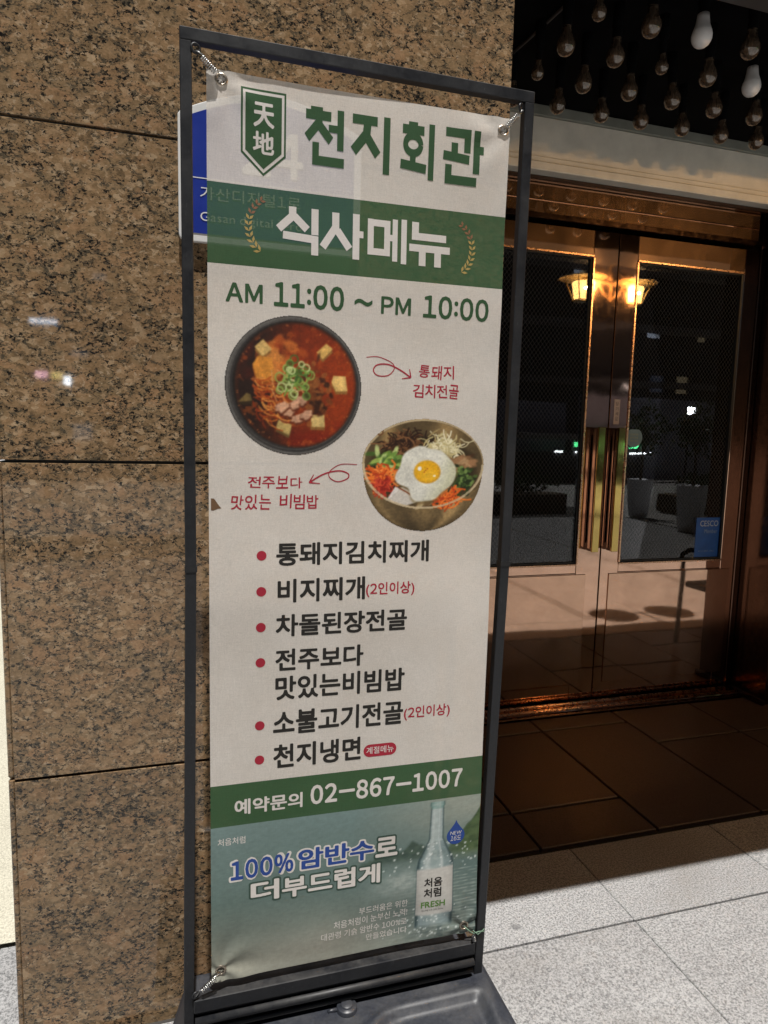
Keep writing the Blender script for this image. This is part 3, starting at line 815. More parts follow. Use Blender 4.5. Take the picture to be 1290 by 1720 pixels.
I_DKGREEN = ink('dark_green_ink', (.055,.095,.075))
I_GOLD = fabric('gold_ink', (.50,.36,.12), T=.08)
I_COPPER = fabric('copper_ink', (.30,.15,.08), T=.08)
def refine(uv, fs, lim=.012):
    bm = bmesh.new(); vv = [bm.verts.new((p[0], p[1], 0)) for p in uv]
    for f in fs:
        try: bm.faces.new([vv[i] for i in f])
        except ValueError: pass
    for _ in range(7):
        es = [e for e in bm.edges if e.calc_length() > lim]
        if not es: break
        bmesh.ops.triangulate(bm, faces=[f for f in bm.faces if len(f.verts) > 4])
        es = [e for e in bm.edges if e.calc_length() > lim]
        bmesh.ops.subdivide_edges(bm, edges=es, cuts=1, use_grid_fill=False)
        bmesh.ops.triangulate(bm, faces=[f for f in bm.faces if len(f.verts) > 4])
    bm.verts.index_update()
    o = np.array([v.co[:2] for v in bm.verts]), [tuple(v.index for v in f.verts) for f in bm.faces]
    bm.free(); return o
def flat(name, uv, fs, mat, layer=LAY, parent=None, fine=True):
    if fine: uv, fs = refine(uv, fs)
    return mesh_obj(name, on_banner(uv, layer), fs, mat, parent or ban)
def btext(body, u0, u1, v0, v1, mat, off=.0, layer=LAY, parent=None, shear=0.0, latin=False):
    vs, fs = latin_mesh(body, off) if latin else text_mesh(body, off)
    if shear: vs[:,0] += vs[:,1]*shear
    return flat('lettering', fit(vs, u0, u1, v0, v1), fs, mat, layer, parent, False)
def stroke_polys(lines, w, cap=0.0):
    """polylines -> mitred ribbons."""
    vs, fs = [], []
    for ln in lines:
        ww = w
        if isinstance(ln, tuple): ln, ww = ln
        P = [np.array(p, float) for p in ln]; n = len(P); base = len(vs)
        for i in range(n):
            if i == 0: d = P[1]-P[0]; d /= np.hypot(*d); nn = np.array([-d[1], d[0]]); k = 1
            elif i == n-1: d = P[-1]-P[-2]; d /= np.hypot(*d); nn = np.array([-d[1], d[0]]); k = 1
            else:
                a = P[i]-P[i-1]; a /= np.hypot(*a); b_ = P[i+1]-P[i]; b_ /= np.hypot(*b_)
                nn = np.array([-(a+b_)[1], (a+b_)[0]]); nn /= max(1e-6, np.hypot(*nn)); k = 1/max(.4, abs(nn @ np.array([-a[1], a[0]])))
            wl = ww[i] if hasattr(ww, '__len__') else ww
            vs += [P[i]+nn*wl/2*k, P[i]-nn*wl/2*k]
        for i in range(n-1):
            q = base+2*i; fs.append((q, q+1, q+3, q+2))
    return np.array(vs), fs
def arc(cx, cy, rx, ry, a0=0, a1=360, n=28):
    return [(cx+rx*math.cos(R(a0+(a1-a0)*k/n)), cy+ry*math.sin(R(a0+(a1-a0)*k/n))) for k in range(n+1)]
def disc(uv, r_, n=28, ry=None):
    ry = ry or r_
    return [uv]+[(uv[0]+r_*math.cos(2*math.pi*k/n), uv[1]+ry*math.sin(2*math.pi*k/n)) for k in range(n)], [(0, 1+k, 1+(k+1) % n) for k in range(n)]
def poly(name, pts, mat, layer=LAY, parent=None):
    return flat(name, pts, [tuple(range(len(pts)))[::-1]], mat, layer, parent)

# shield crest
poly('crest', [(.061,1.779),(.144,1.779),(.144,1.667),(.1025,1.629),(.061,1.667)], I_GREEN, LAY)
poly('crest_line', [(.0645,1.775),(.1405,1.775),(.1405,1.669),(.1025,1.634),(.0645,1.669)], I_WHITE, LAY+.0002)
poly('crest_field', [(.069,1.770),(.136,1.770),(.136,1.672),(.1025,1.641),(.069,1.672)], I_GREEN, LAY+.0004)
btext('天', .084, .122, 1.714, 1.7565, I_WHITE, .030, LAY+.0006)
btext('地', .083, .122, 1.667, 1.707, I_WHITE, .026, LAY+.0006)
# heavy square title letters drawn stroke by stroke in a unit cell
W = .165
G = {
 '천': [([(.30,1.0),(.30,.90)],.30), [(.03,.86),(.66,.86)], ([(.34,.86),(.36,.74),(.06,.46)],.17), ([(.36,.70),(.66,.45)],.17), ([(.60,.66),(.86,.66)],.13), [(.90,.99),(.90,.30)], [(.28,.40),(.28,.09),(1.0,.09)]],
 '지': [[(.02,.90),(.64,.90)], ([(.40,.90),(.37,.66),(.05,.34)],.19), ([(.38,.62),(.66,.32)],.18), [(.88,1.0),(.88,.0)]],
 '회': [([(.36,1.0),(.36,.90)],.26), [(.06,.86),(.68,.86)], (arc(.37,.60,.22,.155),.14), [(.37,.44),(.37,.26)], [(.02,.24),(.76,.19)], [(.90,1.0),(.90,.0)]],
 '관': [[(.05,.92),(.60,.92),(.60,.58)], [(.28,.74),(.28,.53)], [(.0,.50),(.66,.46)], [(.84,1.0),(.84,.22)], ([(.84,.66),(1.02,.66)],.15), [(.14,.34),(.14,.07),(.86,.07)]],
 '식': [([(.36,1.0),(.36,.80),(.04,.50)],.17), ([(.40,.80),(.70,.54)],.17), [(.88,1.0),(.88,.44)], [(.14,.38),(.88,.34),(.88,.0)]],
 '사': [([(.34,.98),(.34,.66),(.03,.20)],.17), ([(.38,.60),(.68,.22)],.17), [(.84,1.0),(.84,.0)], ([(.84,.56),(1.02,.56)],.15)],
 '메': [([(.08,.86),(.50,.86),(.50,.22),(.08,.22),(.08,.94)],.15), ([(.50,.56),(.64,.56)],.14), ([(.70,.98),(.70,.04)],.13), ([(.93,1.0),(.93,.0)],.14)],
 '뉴': [[(.14,.98),(.14,.66),(.90,.66)], [(.0,.40),(1.0,.40)], [(.32,.40),(.32,.0)], [(.70,.40),(.70,.0)]],
}
def glyph(ch, u0, u1, v0, v1, mat, parent=None, layer=LAY, w=W):
    lines = [l if isinstance(l, tuple) else (l, w) for l in G[ch]]
    vs, fs = [], []
    for k, l in enumerate(lines):
        p, f = stroke_polys([l], w); p, f = refine(p, f, .14); b0 = len(vs)
        vs += [(u0+a*(u1-u0), v0+b_*(v1-v0), layer+.00003*k) for a, b_ in p]; fs += [tuple(i+b0 for i in q) for q in f]
    vs = np.array(vs); P = on_banner(vs[:,:2], 0); P[:,1] -= vs[:,2]
    return mesh_obj('lettering', P, fs, mat, parent or ban)
for ch, u0, u1 in (('천',.179,.256),('지',.270,.350),('회',.368,.440),('관',.458,.543)): glyph(ch, u0, u1, 1.661, 1.766, I_GREEN)
for ch, u0, u1 in (('식',.128,.211),('사',.214,.296),('메',.306,.387),('뉴',.393,.480)): glyph(ch, u0, u1, 1.495, 1.581, I_WHITE, hb1)
# laurel sprays
def laurel(cx, cy, side):
    leaves_c, leaves_g = [], []
    for k in range(11):
        f = k/10; an = R(-58+116*f) if side > 0 else R(180+58-116*f)
        rx, ry = .047, .054
        px, py = cx+rx*math.cos(an)*1.0, cy+ry*math.sin(an)
        tx, ty = -rx*math.sin(an), ry*math.cos(an)
        if side < 0: tx, ty = -tx, -ty
        ta = math.atan2(ty, tx)
        for s in (-1, 1):
            la = ta+s*R(38); L = .0135*(1-.25*f); Wd = .0052
            e = (px+L*math.cos(la), py+L*math.sin(la)); mx_, my_ = (px+e[0])/2, (py+e[1])/2
            n_ = (-math.sin(la)*Wd/2, math.cos(la)*Wd/2)
            (leaves_c if f > .62 else leaves_g).append([(px,py),(mx_-n_[0],my_-n_[1]),e,(mx_+n_[0],my_+n_[1])])
    for nm, L_, m_ in (('laurel_tip', leaves_c, I_COPPER), ('laurel_spray', leaves_g, I_GOLD)):
        vs, fs = [], []
        for i, q in enumerate(L_):
            b0 = len(vs); vs += [(a, b_, LAY+.00001*i) for a, b_ in q]; fs.append((b0, b0+1, b0+2, b0+3))
        vs = np.array(vs); P = on_banner(vs[:,:2], 0); P[:,1] -= vs[:,2]
        mesh_obj(nm, P, fs, m_, hb1)
laurel(.122, 1.538, -1); laurel(.482, 1.536, 1)
# hours
btext('AM', .033, .102, 1.396, 1.4315, I_GREEN, .030, latin=True); btext('11:00', .123, .261, 1.3935, 1.4405, I_GREEN, .034, latin=True)
btext('~', .282, .319, 1.407, 1.421, I_GREEN, .010); btext('PM', .337, .400, 1.395, 1.4295, I_GREEN, .030, latin=True); btext('10:00', .426, .571, 1.3935, 1.4395, I_GREEN, .030, latin=True)
# handwriting
def hand(body, u0, u1, v0, v1):
    n = len(body)-.5*body.count(' '); w_ = (u1-u0)/n; cx_ = 0.0
    allv, allf = [], []
    for i, ch in enumerate(body):
        if ch == ' ': cx_ += .5; continue
        cx_ += 1.0
        vs, fs = text_mesh(ch, .016)
        p = fit(vs, 0, 1, 0, 1)-.5
        a = random.uniform(-.06, .06)
        p[:,0] += p[:,1]*random.uniform(-.05, .12)
        p = p*[w_*random.uniform(.84,.93), (v1-v0)*random.uniform(.84, 1.0)]
        p = p @ np.array([[math.cos(a), math.sin(a)],[-math.sin(a), math.cos(a)]])
        p += [u0+w_*(cx_-.5), (v0+v1)/2+random.uniform(-.001,.001)]
        b0 = len(allv); allv += list(p); allf += [tuple(k+b0 for k in f) for f in fs]
    return flat('lettering', np.array(allv), allf, I_RED, LAY, None, False)
hand('통돼지', .420, .501, 1.270, 1.300); hand('김치전골', .408, .513, 1.231, 1.262)
hand('전주보다', .073, .183, 1.042, 1.068); hand('맛있는 비빔밥', .040, .216, 1.000, 1.033)
def smooth_path(P, n=8):
    P = [np.array(p) for p in P]; out = []
    for i in range(len(P)-1):
        p0, p1, p2, p3 = P[max(0,i-1)], P[i], P[i+1], P[min(len(P)-1,i+2)]
        for k in range(n):
            t = k/n; out.append(.5*((2*p1)+(-p0+p2)*t+(2*p0-5*p1+4*p2-p3)*t*t+(-p0+3*p1-3*p2+p3)*t**3))
    out.append(P[-1]); return [tuple(p) for p in out]
def arrow(path, h1, h2):
    sp = smooth_path(path); n = len(sp)
    wd_ = [.0014+.0018*(i/n) for i in range(n)]
    vs, fs = [], []
    for k, (ln, w_) in enumerate(((sp, wd_), ([h1, path[-1]], [.0016,.0030]), ([h2, path[-1]], [.0016,.0030]))):
        p, f = stroke_polys([(ln, w_)], .002); b0 = len(vs)
        vs += [(a, b_) for a, b_ in p]; fs += [tuple(i+b0 for i in q) for q in f]
    vs = np.array(vs); P = on_banner(vs, LAY)
    P[:,1] -= np.linspace(0, .0001, len(P))
    return mesh_obj('arrow', P, fs, I_RED, ban)
arrow([(.309,1.308),(.334,1.310),(.362,1.300),(.368,1.288),(.355,1.274),(.333,1.273),(.324,1.283),(.332,1.294),(.355,1.296),(.381,1.286),(.404,1.272)], (.401,1.289), (.385,1.269))
arrow([(.293,1.092),(.259,1.092),(.237,1.078),(.237,1.065),(.254,1.057),(.274,1.064),(.274,1.074),(.254,1.079),(.224,1.072),(.195,1.055)], (.204,1.071), (.217,1.053))
# menu list
for v in (.909,.836,.762,.688,.554,.480):
    uv, fs = disc((.0985+.0025*(v-.48)/.43, v), .0098); flat('bullet', uv, fs, I_RED)
ML = .016
for body, u0, u1, v0, v1 in (('통돼지김치찌개',.130,.455,.887,.934),('비지찌개',.133,.315,.811,.860),('차돌된장전골',.130,.409,.740,.787),('전주보다',.130,.315,.667,.714),('맛있는비빔밥',.130,.408,.605,.656),('소불고기전골',.126,.407,.529,.582),('천지냉면',.127,.314,.457,.509)):
    btext(body, u0, u1, v0, v1, I_BLACK, .031)
btext('(2인이상)', .317, .424, .815, .846, I_RED, .022); btext('(2인이상)', .409, .516, .535, .566, I_RED, .022)
def pill(name, u0, u1, v0, v1, mat, layer):
    r_ = (v1-v0)/2; c = (v0+v1)/2
    return poly(name, arc(u1-r_, c, r_, r_, -90, 90, 12)+arc(u0+r_, c, r_, r_, 90, 270, 12), mat, layer)
bd = pill('badge', .320, .394, .4605, .4885, I_RED, LAY)
btext('계절메뉴', .3265, .3875, .467, .483, I_WHITE, .012, LAY+.0002, bd)
btext('예약문의', .048, .189, .365, .399, I_WHITE, .030, LAY, hb2)
btext('02-867-1007', .206, .552, .367, .411, I_WHITE, .032, LAY, hb2, latin=True)
st_ = poly('stain', [(.004,1.024),(.010,1.0235),(.019,1.010),(.0235,1.0045),(.017,1.0035),(.012,1.0045),(.008,1.000),(.004,1.0005)], fabric('brown_stain', (.17,.095,.05), T=.05), LAY)

# ------------------------------------------------------------------ printed pictures (ink colours painted on a fine mesh)
def vnoise(h, w, cells, seed, octs=3):
    r_ = np.random.default_rng(seed); out = np.zeros((h, w)); amp, tot = 1., 0.
    for o in range(octs):
        c = cells*2**o; gsz = r_.random((c+2, c+2))
        y = np.linspace(0, c, h); x = np.linspace(0, c, w); yi, xi = y.astype(int), x.astype(int); fy, fx = (y-yi)[:,None], (x-xi)[None,:]
        fy = fy*fy*(3-2*fy); fx = fx*fx*(3-2*fx)
        a = gsz[yi][:,xi]; b_ = gsz[yi][:,xi+1]; c_ = gsz[yi+1][:,xi]; d = gsz[yi+1][:,xi+1]
        out += amp*((a*(1-fx)+b_*fx)*(1-fy)+(c_*(1-fx)+d*fx)*fy); tot += amp; amp *= .55
    return out/tot
class Canvas:
    """x right, y up, both 0..1 ; colours sRGB."""
    def __init__(s, w, h, col):
        s.w, s.h = w, h; s.x, s.y = np.meshgrid(np.linspace(0,1,w), np.linspace(0,1,h))
        s.asp = h/w; s.c = np.ones((h,w,3))*np.array(col); s.px = 1/w
    def blend(s, m, col):
        m = np.clip(m, 0, 1)[...,None]; s.c = s.c*(1-m)+np.asarray(col)*m
    def ell(s, cx, cy, rx, ry, col, soft=.012, rot=0, wob=0, seed=0, a=1):
        dx, dy = s.x-cx, s.y-cy; c_, n_ = math.cos(rot), math.sin(rot)
        p, q = (dx*c_+dy*n_)/rx, (-dx*n_+dy*c_)/ry; d = np.hypot(p, q)
        if wob:
            t = np.arctan2(q, p); r_ = np.random.default_rng(seed)
            for k in range(2, 9): d = d+wob*math.sin(1)*np.sin(k*t+r_.random()*6.28)/k**.6
        m = np.clip((1-d)*min(rx,ry)/soft+.5, 0, 1); s.blend(m*a, col); return m
    def poly(s, pts, col, a=1, soft=.008):
        d = np.full(s.x.shape, 9.); n = len(pts); ar = sum(pts[i][0]*pts[(i+1)%n][1]-pts[(i+1)%n][0]*pts[i][1] for i in range(n)); sg = 1 if ar > 0 else -1
        for i in range(n):
            (x0,y0),(x1,y1) = pts[i], pts[(i+1)%n]; L = math.hypot(x1-x0, y1-y0)+1e-9
            d = np.minimum(d, sg*((x1-x0)*(s.y-y0)-(y1-y0)*(s.x-x0))/L)
        m = np.clip(d/soft+.5, 0, 1); s.blend(m*a, col); return m
    def line(s, pts, w, col, a=1):
        m = np.zeros(s.x.shape)
        for (x0,y0),(x1,y1) in zip(pts[:-1], pts[1:]):
            dx, dy = x1-x0, y1-y0; t = np.clip(((s.x-x0)*dx+(s.y-y0)*dy)/(dx*dx+dy*dy+1e-9), 0, 1)
            d = np.hypot(s.x-x0-t*dx, s.y-y0-t*dy); m = np.maximum(m, np.clip((w/2-d)/s.px+.5, 0, 1))
        s.blend(m*a, col)
    def ringm(s, cx, cy, r_, w, col, a=1):
        d = np.abs(np.hypot(s.x-cx, s.y-cy)-r_); s.blend(np.clip((w/2-d)/s.px+.5, 0, 1)*a, col)
    def mul(s, f, m=None):
        f = f[...,None] if f.ndim == 2 else f
        s.c = s.c*f if m is None else s.c*(1-m[...,None])+s.c*f*m[...,None]
    def soften(s, n=1):
        for _ in range(n):
            q = np.pad(s.c, ((1,1),(1,1),(0,0)), mode='edge'); s.c = (q[1:-1,1:-1]*4+q[:-2,1:-1]+q[2:,1:-1]+q[1:-1,:-2]+q[1:-1,2:])/8
    def build(s, name, u0, u1, v0, v1, mask, layer, parent=None, edge=None):
        """one vertex per paint cell; cells outside the mask are left out, rim vertices slide onto the outline."""
        h, w = s.h, s.w; idx = -np.ones((h,w), int); keep = np.zeros((h,w), bool)
        q = mask[:-1,:-1] & mask[1:,:-1] & mask[:-1,1:] & mask[1:,1:]
        keep[:-1,:-1] |= q; keep[1:,:-1] |= q; keep[:-1,1:] |= q; keep[1:,1:] |= q
        idx[keep] = np.arange(keep.sum())
        X, Y = s.x[keep], s.y[keep]
        P = on_banner(np.stack([u0+X*(u1-u0), v0+Y*(v1-v0)], 1), layer)
        jj, ii = np.nonzero(q); f = np.stack([idx[jj,ii], idx[jj,ii+1], idx[jj+1,ii+1], idx[jj+1,ii]], 1)
        o = mesh_obj(name, P, [tuple(t) for t in f.tolist()], s.mat, parent or ban)
        c = np.clip(s.c[keep], 0, 1); lin = np.where(c <= .04045, c/12.92, ((c+.055)/1.055)**2.4)*s.gain
        at = o.data.color_attributes.new('ink', 'FLOAT_COLOR', 'POINT')
        at.data.foreach_set('color', np.concatenate([lin, np.ones((len(lin),1))], 1).ravel().astype(np.float32))
        return o
F_PIC = fabric('picture_print', (1,1,1), T=.05, vcol=True, streak=.08)
Canvas.mat = F_PIC; Canvas.gain = 1.15

# --- kimchi stew seen from above
def stew():
    n = 190; c = Canvas(n, n, (.30,.28,.26)); r_ = np.random.default_rng(5)
    rad = np.hypot(c.x-.5, c.y-.5)
    # bowl rim
    c.ell(.5,.5,.49,.49,(.23,.22,.21),.01); c.ell(.5,.5,.485,.485,(.34,.33,.32),.01); c.ell(.505,.497,.468,.468,(.20,.19,.185),.012)
    c.ringm(.5,.5,.476,.006,(.46,.45,.43),.7); c.ringm(.497,.505,.455,.004,(.50,.48,.45),.55)
    c.ell(.508,.508,.445,.445,(.13,.11,.10),.012)
    # broth: dark left, red-orange right
    m = c.ell(.515,.505,.425,.432,(.47,.17,.07),.03)
    nz = vnoise(n,n,7,3,4); nz2 = vnoise(n,n,22,4,3)
    c.blend(m*np.clip((.50-c.x)*3.2+.15+(nz-.5)*1.2,0,.93), (.13,.09,.075))
    c.blend(m*np.clip((c.x-.62)*3+(nz-.5)*1.5,0,.7), (.60,.22,.07))
    c.blend(m*np.clip((.25-c.y)*5*(c.x>.45)+(nz-.55)*1.5,0,.6), (.45,.10,.05))
    c.blend(m*np.clip((nz2-.6)*4,0,.45), (.70,.33,.12))
    for k in range(26):   # kimchi leaves in the upper middle
        x, y = .47+r_.normal()*.10, .70+r_.normal()*.07
        c.ell(x,y,.035+r_.random()*.05,.02+r_.random()*.03,[(.66,.30,.12),(.76,.42,.18),(.55,.20,.08),(.82,.52,.24)][r_.integers(4)],.02,r_.random()*3,.12,k,.75)
    def tofu(pts, col=(.80,.66,.40), sh=(.55,.38,.19)):
        q = [(x,y-.022) for x,y in pts]; c.poly(q, sh); m_ = c.poly(pts, col)
        c.mul(.88+.24*vnoise(n,n,30,int(pts[0][0]*999),2), m_)
    tofu([(.215,.76),(.27,.695),(.335,.75),(.275,.815)]); tofu([(.655,.745),(.70,.70),(.775,.775),(.725,.81)], (.83,.66,.36))
    tofu([(.765,.54),(.80,.475),(.885,.48),(.87,.585),(.78,.585)], (.90,.74,.44)); tofu([(.615,.215),(.72,.215),(.715,.305),(.62,.30)], (.82,.70,.44))
    tofu([(.365,.20),(.46,.15),(.48,.225),(.385,.26)], (.74,.63,.38), (.40,.31,.17)); tofu([(.10,.375),(.20,.385),(.185,.43),(.16,.44)], (.42,.34,.19),(.2,.15,.09))
    tofu([(.20,.64),(.235,.52),(.36,.53),(.335,.69),(.24,.70)], (.80,.52,.20), (.60,.30,.10))
    # glass noodles, lower left
    for k in range(90):
        x, y = .20+r_.random()*.22, .55-r_.random()*.30; L = .05+r_.random()*.09; a = R(-62)+r_.normal()*.45
        pts = [(x+L*t*math.cos(a+.7*t), y+L*t*math.sin(a+.7*t)) for t in (0,.33,.66,1)]
        c.line(pts, .006+r_.random()*.006, [(.80,.44,.17),(.66,.28,.10),(.88,.58,.28),(.52,.17,.06)][r_.integers(4)], .85)
    for k in range(60):   # browned mushrooms and greens, right of centre
        x, y = .655+r_.normal()*.045, .46+r_.normal()*.085
        c.ell(x,y,.02+r_.random()*.022,.010+r_.random()*.012,[(.26,.13,.07),(.44,.24,.11),(.17,.09,.05),(.56,.33,.16)][r_.integers(4)],.01,r_.random()*3,.1,k,.8)
    for k in range(30):   # bed of pale enoki under the scallions
        x, y = .46+r_.normal()*.07, .49+r_.normal()*.06; a = r_.random()*6.28
        c.line([(x,y),(x+.09*math.cos(a), y+.09*math.sin(a))], .008, [(.84,.62,.40),(.74,.46,.26)][r_.integers(2)], .8)
    for (x,y,s) in ((.46,.33,.055),(.41,.35,.05),(.54,.40,.05),(.52,.27,.042),(.585,.30,.045),(.50,.37,.04)):   # pork
        c.ell(x,y-.012,s,s*.8,(.36,.17,.10),.012,.4,.16,int(x*99)); m_ = c.ell(x,y,s*.95,s*.72,(.77,.58,.46),.012,.4,.16,int(x*99))
        c.mul(.78+.44*vnoise(n,n,26,int(y*999),2), m_)
    for k in range(34):   # scallion rings
        x, y = .485+r_.normal()*.06, .545+r_.normal()*.06; rr = .016+r_.random()*.018
        g_ = [(.55,.66,.33),(.38,.52,.22),(.76,.80,.55),(.27,.40,.17)][r_.integers(4)]
        if r_.random() < .35: c.ell(x,y,rr,rr*.8,(.24,.33,.13),.008,0,0,0,.7)
        c.ringm(x,y,rr,.010,g_,.95)
    for k in range(8):
        x, y = .52+r_.normal()*.06, .50+r_.normal()*.05; a = r_.random()*3
        c.line([(x,y),(x+.06*math.cos(a),y+.05*math.sin(a))], .012, (.45,.58,.25))
    for k in range(40):
        a = r_.random()*6.28; q = .40+.03*r_.random(); c.ell(.51+q*math.cos(a),.5+q*math.sin(a),.006,.004,(.80,.48,.26),.005,a,0,0,.6)
    c.soften(2); c.mul(.88+.24*vnoise(n,n,70,8,2))
    return c.build('stew_picture', .0275, .302, 1.107, 1.3815, rad < .492, LAY)
stew()
# --- mixed rice bowl
def bibim():
    w, h = 196, 172; c = Canvas(w, h, (.36,.28,.16)); r_ = np.random.default_rng(9)
    # bowl outline: rim ellipse + rounded body
    cx, cy, rx, ry = .5, .60, .495, .395
    X, Y = c.x, c.y
    rim = np.hypot((X-cx)/rx, (Y-cy)/ry)
    bw_ = .487*np.sqrt(np.clip(1-(np.clip(.60-Y, 0, 1)/.595)**2.3, 0, 1))
    body = (np.abs(X-.5) < bw_) & (Y < .62) & (Y > .004)
    mask = (rim < 1.0) | body
    nz = vnoise(h,w,9,3,3)
    # brushed brass body: vertical light and dark bands
    t = (X-.5)/np.maximum(bw_,.05)
    band = .5+.5*np.sin(t*5.2+1.3)*np.cos(t*2.0); br_ = .30+.20*band+.32*np.exp(-((t-.62)/.16)**2)+.10*np.exp(-((t+.86)/.08)**2)
    c.c = np.stack([br_*1.02, br_*.84, br_*.56], -1)*(.86+.28*vnoise(h,w,50,2,2)[...,None])*(1-.35*np.exp(-(Y/.10)**2)[...,None])
    c.ell(cx,cy,.492,.392,(.74,.66,.52),.008); c.ell(cx+.004,cy-.004,.478,.378,(.33,.26,.16),.01)
    ins = np.hypot((X-cx)/.472, (Y-cy)/.372) < 1
    gl = .26+.26*np.exp(-((X-.20)/.06)**2)*(Y>.62)+.24*np.exp(-((X-.68)/.10)**2)*(Y>.78)+.12*nz
    c.blend(ins*1.0, np.stack([gl*1.05, gl*.86, gl*.56], -1))
    def strands(x0,y0,sx,sy,nn,cols,wd,L=.10,spread=.9,ang=0):
        for k in range(nn):
            x, y = x0+r_.normal()*sx, y0+r_.normal()*sy; a = ang+r_.normal()*spread; b_ = r_.normal()*1.2; l = L*(.5+r_.random())
            c.line([(x+l*(t_-.5)*math.cos(a+b_*t_), y+l*(t_-.5)*math.sin(a+b_*t_)*1.1) for t_ in (0,.25,.5,.75,1)], wd*(.7+.6*r_.random()), cols[r_.integers(len(cols))], .9)
    c.ell(.5,.55,.43,.30,(.20,.16,.09),.05)
    strands(.36,.765,.085,.045,90,[(.24,.14,.08),(.40,.26,.15),(.16,.09,.05),(.50,.34,.21)],.012,.12)        # fernbrake
    c.ell(.66,.745,.12,.075,(.72,.66,.48),.02,0,.12,3); strands(.66,.755,.075,.045,80,[(.86,.82,.66),(.76,.70,.50),(.93,.90,.78),(.62,.54,.36)],.010,.11)   # sprouts
    for k in range(40):  # cucumber and squash
        x, y = .225+r_.normal()*.06, .625+r_.normal()*.045
        c.ell(x,y,.05,.018,[(.66,.76,.36),(.40,.55,.22),(.80,.86,.56),(.26,.38,.15)][r_.integers(4)],.01,r_.normal()*.8+.5,.08,k,.85)
    for k in range(22):  # mushrooms
        x, y = .80+r_.normal()*.055, .625+r_.normal()*.035
        c.ell(x,y,.055,.020,[(.52,.38,.25),(.70,.56,.40),(.28,.18,.11),(.60,.44,.30)][r_.integers(4)],.01,r_.normal()*.4+.1,.12,k,.85)
    for k in range(90):  # greens
        x, y = .83+r_.normal()*.05, .455+r_.normal()*.055
        c.ell(x,y,.022,.013,[(.30,.40,.18),(.18,.26,.11),(.46,.56,.30),(.12,.17,.08)][r_.integers(4)],.008,r_.random()*3,.1,k,.9)
    strands(.19,.485,.06,.045,90,[(.85,.36,.12),(.93,.48,.18),(.72,.24,.09),(.96,.58,.28)],.014,.11,.7,-.4)
    strands(.17,.40,.035,.035,30,[(.70,.20,.14),(.80,.28,.18),(.56,.13,.09)],.016,.08)
    c.poly([(.205,.285),(.36,.235),(.46,.27),(.44,.335),(.33,.40),(.28,.385)], (.80,.77,.73), 1, .012)
    c.poly([(.205,.285),(.27,.40),(.31,.385),(.23,.30)], (.88,.85,.82))
    c.line([(.30,.39),(.36,.355),(.43,.305)], .012, (.50,.24,.10))
    strands(.68,.315,.055,.035,70,[(.88,.38,.13),(.95,.50,.20),(.74,.25,.09)],.013,.10,.7,.5)
    for k in range(16):
        x, y = .50+r_.normal()*.04, .285+r_.normal()*.03
        c.ell(x,y,.035,.015,[(.62,.52,.36),(.40,.31,.20),(.74,.66,.50)][r_.integers(3)],.01,.6+r_.normal()*.4,.1,k,.9)
    # fried egg
    c.ell(.515,.505,.225,.255,(.50,.42,.26),.03,0,.10,21,.6)
    m_ = c.ell(.515,.520,.218,.248,(.88,.87,.82),.014,0,.105,21)
    c.mul(.90+.16*vnoise(h,w,12,5,3), m_); c.blend(m_*np.clip((X-.55)*3+(.5-Y)*1.2,0,.5), (.74,.74,.56))
    c.blend(m_*np.exp(-(((X-.40)/.05)**2+((Y-.44)/.09)**2))*.4, (.70,.69,.66))
    c.ell(.525,.530,.108,.100,(.80,.58,.16),.012); c.ell(.520,.535,.098,.092,(.91,.68,.12),.03); c.ell(.54,.50,.06,.045,(.94,.74,.22),.03,0,0,0,.6)
    c.ell(.462,.560,.016,.019,(.99,.97,.90),.008); c.ell(.583,.497,.012,.009,(.98,.93,.78),.006)
    for q in ((.51,.545),(.525,.56),(.50,.53)): c.ell(*q,.006,.005,(.72,.34,.10),.004)
    # front rim in front of the food
    low = (Y < cy) & (rim < 1.0) & (rim > .955); c.blend(low*.75, (.82,.74,.60))
    body_front = (Y < cy-.02) & (rim > 1.0); 
    c.soften(1); c.mul(.92+.16*vnoise(h,w,70,8,2))
    return c.build('rice_bowl_picture', .3015, .5765, .951, 1.1905, mask, LAY)
bibim()
